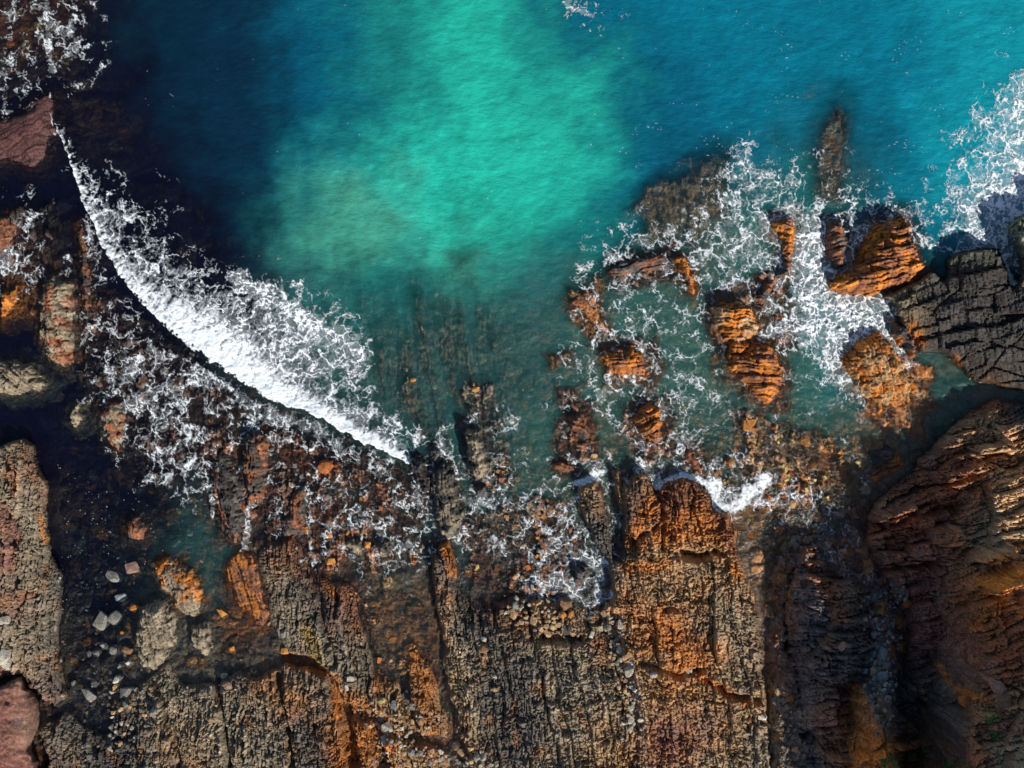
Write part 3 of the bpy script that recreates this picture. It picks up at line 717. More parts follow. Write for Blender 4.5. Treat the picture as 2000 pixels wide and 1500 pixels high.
oc('rock_outcrop', 'rounded dark ribbed rock at the head of the tidal pool', [(241, 1022), (254, 1012), (268, 1014), (281, 1038), (276, 1054), (248, 1053)], .5, 'd', 1.5, 'r')
oc('rock_outcrop', 'rust-orange sheet of rock sloping under the wash at the pool rim', [(446, 1098), (470, 1078), (496, 1092), (508, 1140), (522, 1200), (512, 1226), (492, 1212), (468, 1180), (446, 1140)], .10, 'o', 1.3, 'r')
oc('rock_outcrop', 'reddish narrow rib in the foam above the tidal platform', [(543, 1010), (560, 1004), (572, 960), (590, 950), (598, 985), (596, 1040), (580, 1052), (552, 1050)], .45, 'd', 1.45, 'r')
oc('rock_outcrop', 'dark low ridge across the shallows above the central headland', [(1336, 872), (1350, 876), (1372, 912), (1374, 930), (1362, 926), (1344, 898)], .3, 'r', 1.0)
oc('rock_outcrop', 'small red rock in the wash just left of the headland', [(1082, 904), (1100, 898), (1120, 910), (1122, 922), (1098, 924), (1086, 916)], .3, 'r', .2)
oc('rock_outcrop', 'pair of low dark rocks on the shaded shore, upper one', [(1714, 886), (1736, 872), (1750, 884), (1744, 898), (1722, 902)], .45, 'd', -.2)
oc('rock_outcrop', 'low orange-brown ledge between cobble shallows and the shaded cliff', [(1700, 924), (1728, 906), (1760, 890), (1766, 906), (1744, 924), (1716, 940)], .4, 'r', -.3, 'o')
oc('rock_outcrop', 'dark hump of rock under a cliff of foam, left of the reddish channel', [(672, 1060), (688, 1050), (704, 1058), (712, 1074), (700, 1082), (682, 1078)], .4, 'g', 1.4, 'd')
oc('rock_outcrop', 'dark cracked hump in the wash at the head of the reddish channel', [(732, 1064), (748, 1052), (762, 1058), (768, 1078), (752, 1088), (738, 1082)], .4, 'd', 1.0, 'g')
oc('rock_outcrop', 'round dark boulder ringed by foam below the central inlet', [(1116, 1108), (1134, 1100), (1148, 1108), (1146, 1130), (1130, 1142), (1118, 1130)], .5, 'd', .3)
oc('rock_outcrop', 'low dark rock ridge just left of the white inlet foam, awash', [(1410, 648), (1398, 610), (1384, 620), (1392, 650), (1410, 690), (1424, 700), (1420, 672)], .15, 'd', 1.2, 'r')

ZTOT = base.copy()
outcrop_objs = []
for idx, (nm, lab, poly, top, c1, th, c2) in enumerate(O):
    P = np.array(poly, F)
    kk = (H - top * .6) / H
    Pw = np.stack([1000 + (P[:, 0] - 1000) * kk, 750 + (P[:, 1] - 750) * kk], -1)   # the outline carried to its own height
    x0, y0 = Pw.min(0) - 34; x1, y1 = Pw.max(0) + 34
    x0 = max(x0, -120); st = 2.0
    gx = np.arange(x0, x1, st, dtype=F); gy = np.arange(y0, y1, st, dtype=F)
    A, B = np.meshgrid(gx, gy)
    wA = A + fbm(A / 22, B / 22, 4, 600 + idx, .7) * 13; wB = B + fbm(A / 22, B / 22, 4, 640 + idx, .7) * 13
    d = sdf(Pw, wA, wB)
    u, v = rot(A + fbm(A / 40, B / 40, 2, 650) * 8, B + fbm(A / 40, B / 40, 2, 655) * 8, th)
    h1, k1, r1 = beds(v, u, 19, 47, 700 + idx, .12, -.5)
    h2, k2, r2 = beds(v, u, 7.0, 19, 760 + idx, .2, -.6)
    n = fbm(A / 14, B / 14, 4, 800 + idx, .58)
    amp = min(1.0, .35 + top * .6) * (.35 if c1 == 'p' else 1)
    width = float(np.sqrt(abs(np.sum(Pw[:, 0] * np.roll(Pw[:, 1], 1) - Pw[:, 1] * np.roll(Pw[:, 0], 1)) / 2)))
    z = top * (1 - np.exp(-np.maximum(d, 0) / (.10 * width + 2))) + np.where(d < 0, d * .022, 0)
    q = ss(-4, 6, d)
    z = z + q * amp * (.30 * h1 - .16 * k1 + .17 * h2 - .11 * k2 + .11 * n)
    z = np.where(d < 0, np.minimum(z, .05 + d * .022 + .16 * n * ss(0, 10, -d)), z)
    keepv = d > -32 + 14 * n
    f = keepv[:-1, :-1] & keepv[1:, :-1] & keepv[1:, 1:] & keepv[:-1, 1:]
    Q = grid_quads(*A.shape)[f.ravel()]
    used, inv = np.unique(Q, return_inverse=True)
    Xw = (A - 1000) * S; Yw = (750 - B) * S
    V = np.stack([Xw.ravel(), Yw.ravel(), np.maximum(z, -1.5).ravel()], -1)[used]
    cc1 = np.array(LPAL[c1], F); cc2 = np.array(LPAL[c2], F)
    t = ss(-.25, .3, fbm(A / 30, B / 30, 3, 840 + idx) + (r1 - .5) * .2)[..., None]
    col = 1.2 * (cc1 * (1 - t) + cc2 * t) * ((.68 + .6 * (r1 * .6 + r2 * .4)) * (1 + .25 * n) * (1 - .5 * np.maximum(k1, .6 * k2)))[..., None]
    wet = 1 - ss(.05, .35, z)
    col = col * (1 - .25 * wet)[..., None]
    col = np.concatenate([np.clip(col, .004, .8), wet[..., None]], -1).reshape(-1, 4)[used]
    cen = V[:, :2].mean(0)
    V = V - np.array([cen[0], cen[1], 0], F)
    me = mesh_from('rock_outcrop', V, inv.reshape(-1, 4), col, M_OUT)
    o = link(nm, me, label=lab, category='rock outcrop')
    o.location = (float(cen[0]), float(cen[1]), 0)
    outcrop_objs.append(o)
    # remember how deep the water is over it
    bx0 = max(int((x0 - CX0) / CST), 0); bx1 = int((x1 - CX0) / CST) + 1; by0 = int((y0 - CY0) / CST); by1 = int((y1 - CY0) / CST) + 1
    dd = sdf(Pw, CA[by0:by1, bx0:bx1], CB[by0:by1, bx0:bx1])
    ZTOT[by0:by1, bx0:bx1] = np.maximum(ZTOT[by0:by1, bx0:bx1], np.where(dd > -34, np.minimum(.25, dd * .024), -9))

# submerged shelves of rock seen through the water
SHELVES = [([(1590, 330), (1600, 260), (1630, 205), (1650, 215), (1654, 270), (1652, 330), (1640, 400), (1600, 390)], -.45),
           ([(1560, 170), (1610, 130), (1670, 170), (1680, 240), (1650, 210), (1600, 230)], -1.5),
           ([(1262, 400), (1290, 360), (1340, 345), (1370, 300), (1400, 290), (1410, 350), (1400, 430), (1340, 460), (1280, 450)], -.6),
           ([(100, 170), (250, 180), (300, 250), (240, 330), (130, 300)], -1.0), ([(180, 330), (330, 350), (430, 450), (420, 560), (330, 600), (240, 450)], -1.1),
           ([(1450, 230), (1510, 210), (1530, 290), (1470, 300)], -1.5),
           ([(885, 505), (900, 495), (920, 500), (918, 522), (892, 524)], -.9), ([(880, 405), (897, 402), (905, 412), (893, 423), (882, 418)], -1.1), ([(914, 380), (928, 378), (930, 390), (918, 393)], -1.1)]
for poly, zt in SHELVES:
    dd = sdf(poly, wa, wb)
    zz = np.where(dd > -40, zt + np.minimum(dd, 10) * .03, -9)
    base = np.maximum(base, np.where(zz > base, zz, -99)).astype(F); ZTOT = np.maximum(ZTOT, zz)

# ------------------------------------------------------------------ ground: sea bed, tidal platform and cliff in one sheet
tx = axis(-70, [(2070, 2.25)], 9000); ty = axis(-70, [(500, 5.0), (840, 3.2), (1560, 2.25)], 9000)
TA, TB = np.meshgrid(tx, ty)
TZ, TCOL, TWET, TK = terrain(TA, TB)
TX = ((TA - 1000) * S * TK).astype(F); TY = ((750 - TB) * S * TK).astype(F)
V = np.stack([TX.ravel(), TY.ravel(), TZ.ravel()], -1)
TQ = grid_quads(*TX.shape); TC4 = np.concatenate([TCOL, TWET[..., None]], -1).reshape(-1, 4)
wq = {k: look(v, TA, TB)[:-1, :-1].ravel() for k, v in W.items()}
kind_q = np.zeros(len(TQ), np.int8)
kind_q[wq['gully'] > .5] = 1; kind_q[wq['rib'] > .5] = 2; kind_q[wq['smooth'] > .5] = 3; kind_q[wq['block'] > .5] = 4; kind_q[wq['cliff'] > .5] = 5
for k, (nm, lab) in enumerate((('sea_bed', 'cobbled sea bed and tidal pools seen through the water'), ('gully_floor', 'dark gravel floor of the shaded gully'),
                               ('rock_platform', 'ribbed brown and grey tidal rock platform'), ('maroon_rock', 'smooth maroon rock at the bottom left corner'),
                               ('rock_pavement', 'grey rock pavement cut into blocks by joints, right side'), ('cliff', 'layered reddish cliff in shade at the lower right'))):
    used, inv = np.unique(TQ[kind_q == k], return_inverse=True)
    me = mesh_from(nm, V[used], inv.reshape(-1, 4), TC4[used], M_ROCK, smooth=k in (0, 3))
    link(nm, me, kind='structure', label=lab)

def survey(px, py):
    i = int(np.clip(np.searchsorted(tx, px) - 1, 0, len(tx) - 2)); j = int(np.clip(np.searchsorted(ty, py) - 1, 0, len(ty) - 2))
    return float(TZ[j:j + 2, i:i + 2].max()), float(TK[j, i])

def place(px, py):
    """world point of the ground at a survey point"""
    z, k = survey(px, py)
    return (px - 1000) * S * k, (750 - py) * S * k, max(z, -1.5)

# ------------------------------------------------------------------ the sea
BREAK = [(112, 250), (130, 296), (150, 340), (165, 390), (185, 430), (205, 480), (235, 530), (265, 570), (300, 610), (345, 650), (400, 690), (450, 725), (510, 765), (560, 790), (610, 806), (660, 835), (700, 858), (750, 880), (798, 904)]
BW = np.array([8, 12, 22, 34, 40, 50, 66, 80, 90, 100, 106, 100, 84, 64, 46, 38, 36, 32, 16], F)
SURGE = [(1394, 950), (1404, 986), (1430, 988), (1462, 966), (1494, 942)]
RIGHT = [(2010, 130), (1990, 210), (1965, 330), (1940, 400), (1950, 440), (1962, 500)]
INLET = [(1590, 440), (1586, 500), (1580, 560), (1590, 620), (1592, 690)]
TOPL = [(88, -20), (98, 40), (94, 90), (104, 140)]

def waves(a, b):
    """small chop plus the curling breaker"""
    x, y = rot(a, b, -.35)
    z = .035 * fbm(x / 60, y / 24, 3, 901) + .02 * fbm(x / 18, y / 9, 2, 911)
    dl, tt, sd = pline(BREAK, a + fbm(a / 24, b / 24, 3, 921) * 7, b + fbm(a / 24, b / 24, 3, 923) * 7)
    w = np.interp(tt, np.linspace(0, 1, len(BW)), BW).astype(F)
    t = dl / w * np.where(sd < 0, 1, -1)
    hgt = (.12 + .30 * np.sin(np.clip(tt * 1.1, 0, 1) * np.pi)) * np.where(t > 0, np.exp(-t * 1.5), ss(-.12, .0, t))
    return z.astype(F), hgt.astype(F), t.astype(F), tt, dl

sx = axis(-60, [(2060, 4.0)], 9000); sy = axis(-60, [(1260, 4.0), (1560, 8.0)], 9000)
A, B = np.meshgrid(sx, sy)
wz, wh, wt, wtt, wdl = waves(A, B)
inA = (A > -200) & (A < 2200) & (B > -200) & (B < 1700)
puff = ss(430, 560, A) * (1 - ss(900, 1080, A)) * ss(180, 300, B) * (1 - ss(500, 600, B))
# drifting clouds of stirred-up sand bend the colour borders
q1 = fbm(A / 90, B / 90, 5, 931, .55); q2 = fbm(A / 90 + 40, B / 90, 5, 937, .55)
wcol = bspl(WCOL, (A + q1 * 95) / 50 - .5, (B + q2 * 95) / 50 - .5)
wcol = wcol * np.array((1.0, .97, .95), F) * (1 + .26 * fbm(A / 50, B / 50, 4, 941) + .10 * fbm(A / 14, B / 8, 3, 947) + .30 * ss(.1, .5, fbm((A - B * .9) / 70, (B + A * .35) / 11, 4, 949, .6)) * ss(.0, .35, fbm(A / 120, B / 120, 2, 953)))[..., None] * (1 + puff * (.45 * fbm(A / 44, B / 44, 4, 951, .6) + .03))[..., None]
op = bspl(OPA, (A + q1 * 40) / 50 - .5, (B + q2 * 40) / 50 - .5) / 9
depth = np.maximum(-look(ZTOT, A, B), 0)
sr_ = look(ss(-40, 30, SUBRIB), A, B)
dreal = np.maximum(depth - sr_ * sub_ribs(A, B) * 1.0, .02)
bd_ = np.maximum(-look(bed, A, B), .1)
op = 1 - (1 - np.clip(op * 1.03, 0, .985)) ** (np.clip((depth + .05) / bd_, 0, 1) ** (.25 + .75 * ss(350, 560, A)))
op = op * (1 - np.exp(-depth / (.16 + .25 * (1 - op))))
op = 1 - (1 - np.clip(op, 0, .985)) ** (1 + sr_ * (dreal / np.maximum(depth, .1) - 1))
op = np.where(op > .8, op, op * (1 + .2 * q1))
op = np.clip(op, .02, .985)
# out of the drone's sight the sea goes on in its own deep blue
V = np.stack([((A - 1000) * S).ravel(), ((750 - B) * S).ravel(), (wz + wh).ravel()], -1)
me = mesh_from('sea', V, grid_quads(*A.shape), np.concatenate([np.clip(wcol, .002, .8), op[..., None]], -1).reshape(-1, 4), M_WATER)
sea = link('sea', me, kind='structure', label='sea turning from navy through turquoise to blue, clear over the shallows')

# ------------------------------------------------------------------ foam
fst = 1.45
fx = np.arange(-40, 2042, fst, dtype=F); fy = np.arange(-40, 1240, fst, dtype=F)
A, B = np.meshgrid(fx, fy)
w1 = fbm(A / 38, B / 38, 4, 1001, .6); w2 = fbm(A / 38, B / 38, 4, 1011, .6)
n1 = fbm(A / 40, B / 40, 3, 1021); n2 = fbm(A / 11, B / 11, 3, 1031)
dens = .86 * bspl(FOAM, (A + w1 * 34) / 50 - .5, (B + w2 * 34) / 50 - .5) / 9
dens *= 1 - .18 * (1 - ss(800, 950, A)) * ss(500, 600, B)
wz, wh, wt, wtt, wdl = waves(A, B)
ta = np.interp(wtt, np.linspace(0, 1, len(BW)), BW)
wt = wt + (.08 * n2 + .06 * fbm(A / 6.5, B / 6.5, 2, 1047)) * (wdl < 60)
front = ss(-.03, .03, wt) * (1 - ss(.35, 1.15, wt + .25 * n1 + .2 * n2)) * (wdl < ta * 2)
# sheltered dark strip on the landward side of the breaker
lee = ss(-1.0, -.06, wt) * 0
def band(pts, hw, seed):
    dl, tt, sd = pline(pts, A + w1 * 10, B + w2 * 10)
    return 1 - ss(hw * .35, hw * 1.4, dl + n2 * hw * .9 + n1 * hw * (.4 if hw < 14 else 1.5))
solid = front
for pts, hw in ((SURGE, 15), ([(1404, 986), (1424, 990)], 10), ([(1284, 950), (1300, 938), (1330, 926), (1368, 936), (1392, 952)], 7), ([(1128, 944), (1150, 938), (1176, 922)], 7),
                 ([(98, 180), (98, 230), (110, 262)], 1.4)):
    solid = np.maximum(solid, band(pts, hw, 0) * (.95 if hw > 3 else .6))
big = np.maximum(band([(1586, 470), (1582, 560), (1588, 640)], 30, 0) * .90, band([(1500, 655), (1536, 632), (1572, 648), (1608, 618), (1650, 632), (1690, 604), (1720, 596)], 17, 0) * .76)
big = np.maximum(big, band([(1560, 458), (1610, 456)], 10, 0) * .9)
big = np.maximum(big, band([(1930, 390), (1950, 400), (1990, 380)], 36, 0) * .98); big = np.maximum(big, band([(1958, 420), (1962, 480), (1968, 540), (1990, 570)], 8, 0) * .95)
big = np.maximum(big, band([(1996, 150), (1990, 260), (1975, 340)], 18, 0) * .8)
big = np.maximum(big, band([(470, 545), (540, 590), (600, 625), (660, 660), (700, 690)], 22, 0) * .84)
big = np.maximum(big, band(TOPL, 8, 0) * .62)
big = np.maximum(big, band([(1108, 4), (1128, 24), (1156, 28)], 7, 0) * .7)
big = np.maximum(big, band([(488, 985), (484, 1040), (476, 1070)], 8, 0) * .6); big = np.maximum(big, band([(603, 1000), (606, 1060), (614, 1100)], 6, 0) * .6)
big = np.maximum(big, band([(1098, 1040), (1122, 1090), (1150, 1150)], 7, 0) * .6)
big = np.maximum(big, band([(412, 965), (418, 1010)], 5, 0) * .7)
dens = np.maximum(dens, big)
# lace: walls of bubbles between drifting cells, two sizes, pulled along by the swell
def lace(sc, seed, wob, an=1.0):
    x = A + w1 * wob + n2 * 3.0; y = B + w2 * wob
    x, y = rot(x, y, .5)
    f1, f2, _ = worley(x / sc, y / (sc * an), seed)
    return f2 - f1
e1 = lace(34, 1101, 34, 1.5); e2 = lace(15, 1111, 22, 1.35); e3 = lace(7, 1121, 10)
brk = fbm(A / 23, B / 23, 3, 1041, .6)
wd = np.clip(dens, 0, 1)
fine = fbm(A / 6.5, B / 5, 3, 1045, .65)
l1 = np.exp(-(e1 / (.030 + .07 * wd ** 1.5 + .02 * brk)) ** 2) * ss(-.55, .10, brk + wd * .4)
l2 = np.exp(-(e2 / (.055 + .11 * wd ** 1.5)) ** 2) * ss(-.25, .40, brk * .9 + n1 * .5 + wd * .75 - .32)
l3 = np.exp(-(e3 / (.11 + .18 * wd)) ** 2) * ss(.0, .5, n1 * .9 + n2 * .5 + wd * .9 - .48)
halo = .20 * np.exp(-(e1 / (.16 + .25 * wd)) ** 2) * (.75 + .8 * fine) + .10 * np.exp(-(e2 / .3) ** 2)
lc = np.maximum(np.maximum(l1 * (.62 + .55 * wd), l2 * (.42 + .75 * wd)), np.maximum(l3 * .42, halo * ss(.15, .6, wd))) * (.92 + .45 * fine)
gate = ss(.17, .46, dens + .36 * n1 + .16 * brk)
full = ss(.74, 1.10, dens + .36 * n2 + .24 * n1 + .25 * fine + .16 * (lc - .5))
veil = .17 * ss(.2, .75, dens + .35 * n1 + .2 * brk + .3 * fine)
# streaks trailing seaward behind the breaker
ux, uy = rot(A + w1 * 12, B + w2 * 12, -.86)
strk = perlin(ux / 34, uy / 7, 1051) * .6 + perlin(ux / 14, uy / 4, 1053) * .5
trail = ss(0, .2, wt) * (1 - ss(.9, 2.2, wt + n1 * 1.0 + .5 * brk)) * (wtt < .985)
core = ss(.30, .50, wtt) * (1 - ss(.93, 1.0, wtt) * .4)
thick = 1.42 - 1.35 * np.clip(wt, 0, 1.3) * (1.2 - .45 * core) - .42 * (1 - core)
crest = front * np.clip(thick + .95 * np.minimum(strk, .30) + .6 * fine + .55 * n2 - .10 + .35 * (lc - .4), 0, 1) * (1 - ss(1.0, 1.3, wt))
rim = np.exp(-((wt - .05) / .07) ** 2) * (wdl < 14) * (wtt < .99)
solid_b = np.clip(np.maximum(np.where(solid > front, solid * (.72 + .9 * fine + .55 * n2 + .35 * lc), 0), np.maximum(crest, rim * (.7 + .8 * fine + .3 * n2) * (.35 + .65 * core))), 0, 1)
alpha = np.maximum.reduce([lc * gate, full * (.85 + .2 * n2 + .25 * fine), solid_b, lc * trail * 1.2, ss(.1, .5, strk + n2 * .4 + fine * .4) * trail * .5 * ss(-.1, .3, n1 + .15), veil * gate])
alpha = np.clip(alpha, 0, 1)
# white foam flecks painted to stand in for sparkle on open water
spk = perlin((A + B * .5) / 5.5, B / 2.4, 1061)
flz = ss(.05, .5, fbm(A / 75, B / 45, 3, 1071)) * (B < 760)
alpha = np.maximum(alpha, ss(.70, .92, spk + .35 * flz * (.4 + (A > 1150) * .6) - .12) * (B < 1000) * ss(-.1, .1, flz - .12) * .33)
poolfl = ss(.62, .85, perlin(A / 2.6, B / 2.6, 1063) + .25 * fbm(A / 40, B / 40, 2, 1073) - .05) * (sdf([(100, 900), (280, 960), (320, 1080), (200, 1230), (120, 1200)], A, B) > 0)
alpha = np.maximum(alpha, poolfl * .5)
# keep the lee of the breaker clear
alpha *= 1 - ss(-.55, -.08, wt) * (wt < -.02) * (wdl < 24) * .9
zt = look(ZTOT, A, B)
gi = np.clip(np.searchsorted(tx, fx) - 1, 0, len(tx) - 2); gj = np.clip(np.searchsorted(ty, fy) - 1, 0, len(ty) - 2)
gz = np.maximum(np.maximum(TZ[gj][:, gi], TZ[gj + 1][:, gi]), np.maximum(TZ[gj][:, gi + 1], TZ[gj + 1][:, gi + 1]))
alpha *= 1 - np.maximum(ss(.25, .6, zt), ss(.22, .45, gz))
zf = wz + wh + .035 + .025 * alpha + .08 * np.maximum(full, front * .8) * (.6 + .5 * n2 + .5 * n1 + .25 * fine)
zf = np.where(gz < .5, np.maximum(zf, gz + .03), zf)   # thin wash running over low rock
keep = alpha > .10
f = keep[:-1, :-1] | keep[1:, :-1] | keep[1:, 1:] | keep[:-1, 1:]
FX = (A - 1000) * S; FY = (750 - B) * S
V0 = np.stack([FX.ravel(), FY.ravel(), zf.ravel()], -1); G = np.full(A.shape + (4,), .9, F); G[..., 3] = alpha
G = G.reshape(-1, 4)
ca = (A[:-1, :-1] + 1); cb = B[:-1, :-1]
region = np.zeros(f.shape, np.int8)
region[(wt[:-1, :-1] > -.08) & (wt[:-1, :-1] < 1.5) & (wdl[:-1, :-1] < 165) & (wtt[:-1, :-1] > .02)] = 1
region[(region == 1) & (wt[:-1, :-1] > .62)] = 9
region[sdf([(1390, 930), (1500, 925), (1505, 955), (1440, 1000), (1395, 1000)], ca, cb) > 0] = 2
region[sdf([(1860, 60), (2100, 60), (2100, 600), (1990, 600), (1940, 480), (1870, 420), (1880, 260)], ca, cb) > 0] = 3
region[sdf([(1480, 650), (1545, 560), (1555, 445), (1625, 445), (1630, 560), (1735, 600), (1700, 670), (1610, 770), (1560, 740)], ca, cb) > 0] = 4
region[sdf([(40, -60), (150, -60), (150, 150), (80, 165)], ca, cb) > 0] = 5
region[sdf([(1095, -60), (1180, -60), (1180, 50), (1110, 40)], ca, cb) > 0] = 6
Q0 = grid_quads(*A.shape)
FO = [('sea_foam', None, 'white lace of foam drifting over the shallows and between the rocks', 'stuff'),
      ('breaking_wave', 'breaking wave', 'long white breaker curving diagonally across the left half toward the dark knob', None),
      ('breaking_wave', 'breaking wave', 'short bright surge of white water at the right shoulder of the central headland', None),
      ('breaking_wave', 'breaking wave', 'white wave bursting on the rocks at the right edge', None),
      ('surging_foam', 'wave wash', 'thick white wash filling the inlet left of the large orange slab', None),
      ('breaking_wave', 'breaking wave', 'thin white wave line breaking over rocks in the top left corner', None),
      ('whitecap', 'whitecap', 'small lone whitecap on blue water at the top edge', None)]
for r, (nm, cat, lab, kind) in enumerate(FO):
    Q = Q0[(f & (region == r)).ravel()]
    if not len(Q): continue
    used, inv = np.unique(Q, return_inverse=True)
    me = mesh_from(nm, V0[used], inv.reshape(-1, 4), G[used], M_FOAM)
    o = link(nm, me, label=lab, category=cat, kind=kind)
    if r == 1:
        Q = Q0[(f & (region == 9)).ravel()]
        used, inv = np.unique(Q, return_inverse=True)
        link('foam_trail', mesh_from('foam_trail', V0[used], inv.reshape(-1, 4), G[used], M_FOAM), o, label='torn lace of foam trailing behind the crest')

# ------------------------------------------------------------------ loose stones
import bmesh
random.seed(11)
def stone_mesh(seed, n, round_=0.0, flat=.6):
    r = random.Random(seed); bm = bmesh.new()
    ex = 1.0; ey = r.uniform(.6, .95); ez = flat * r.uniform(.8, 1.2)
    for _ in range(n):
        while True:
            p = Vector((r.gauss(0, 1), r.gauss(0, 1), r.gauss(0, 1)))
            if p.length > .1: break
        p.normalize()
        if round_ < .5:      # push towards a box for angular blocks
            m = max(abs(p.x), abs(p.y), abs(p.z)); p = p.lerp(p / m, .55)
        bm.verts.new((p.x * ex * .5, p.y * ey * .5, p.z * ez * .5))
    res = bmesh.ops.convex_hull(bm, input=bm.verts)
    bmesh.ops.delete(bm, geom=[v for v in bm.verts if not v.link_faces], context='VERTS')
    bmesh.ops.bevel(bm, geom=list(bm.edges), offset=.035, segments=1, affect='EDGES', clamp_overlap=True)
    me = bpy.data.meshes.new('stone'); bm.to_mesh(me); bm.free()
    me.materials.append(M_STONE)
    return me
ANG = [stone_mesh(100 + i, 13 + i % 5, 0, .62) for i in range(10)]
RND = [stone_mesh(200 + i, 26, 1, .7) for i in range(6)]
SCOL = dict(grey=(.19, .185, .165), pale=(.34, .31, .25), white=(.46, .43, .37), tan=(.40, .26, .14), orange=(.40, .175, .045), brown=(.20, .115, .065),
            dark=(.07, .068, .066), yellow=(.52, .42, .17), rust=(.34, .11, .035), blue=(.17, .20, .21), pink=(.30, .19, .14))
def stone(px, py, size, color, label, group=None, ang=True, name='boulder', rz=None, asp=1.0, sink=.24, cat='boulder'):
    x, y, z = place(px, py)
    if px < 480 and 1080 < py < 1380: z = max(z, -.10)
    me = random.choice(ANG if ang else RND)
    o = link(name, me, label=label, category=cat, group=group)
    s = size * S * 1.15
    o.scale = (s, s * asp, s * random.uniform(.8, 1.05))
    o.rotation_euler = (random.uniform(-.25, .25), random.uniform(-.25, .25), random.uniform(0, 6.28) if rz is None else rz)
    o.location = (x, y, z + s * .25 - sink * s)
    c = SCOL[color]; k = random.uniform(.85, 1.15) * (1.7 if z < -.2 else 1)
    o.color = (c[0] * k, c[1] * k, c[2] * k, 1)
    return o
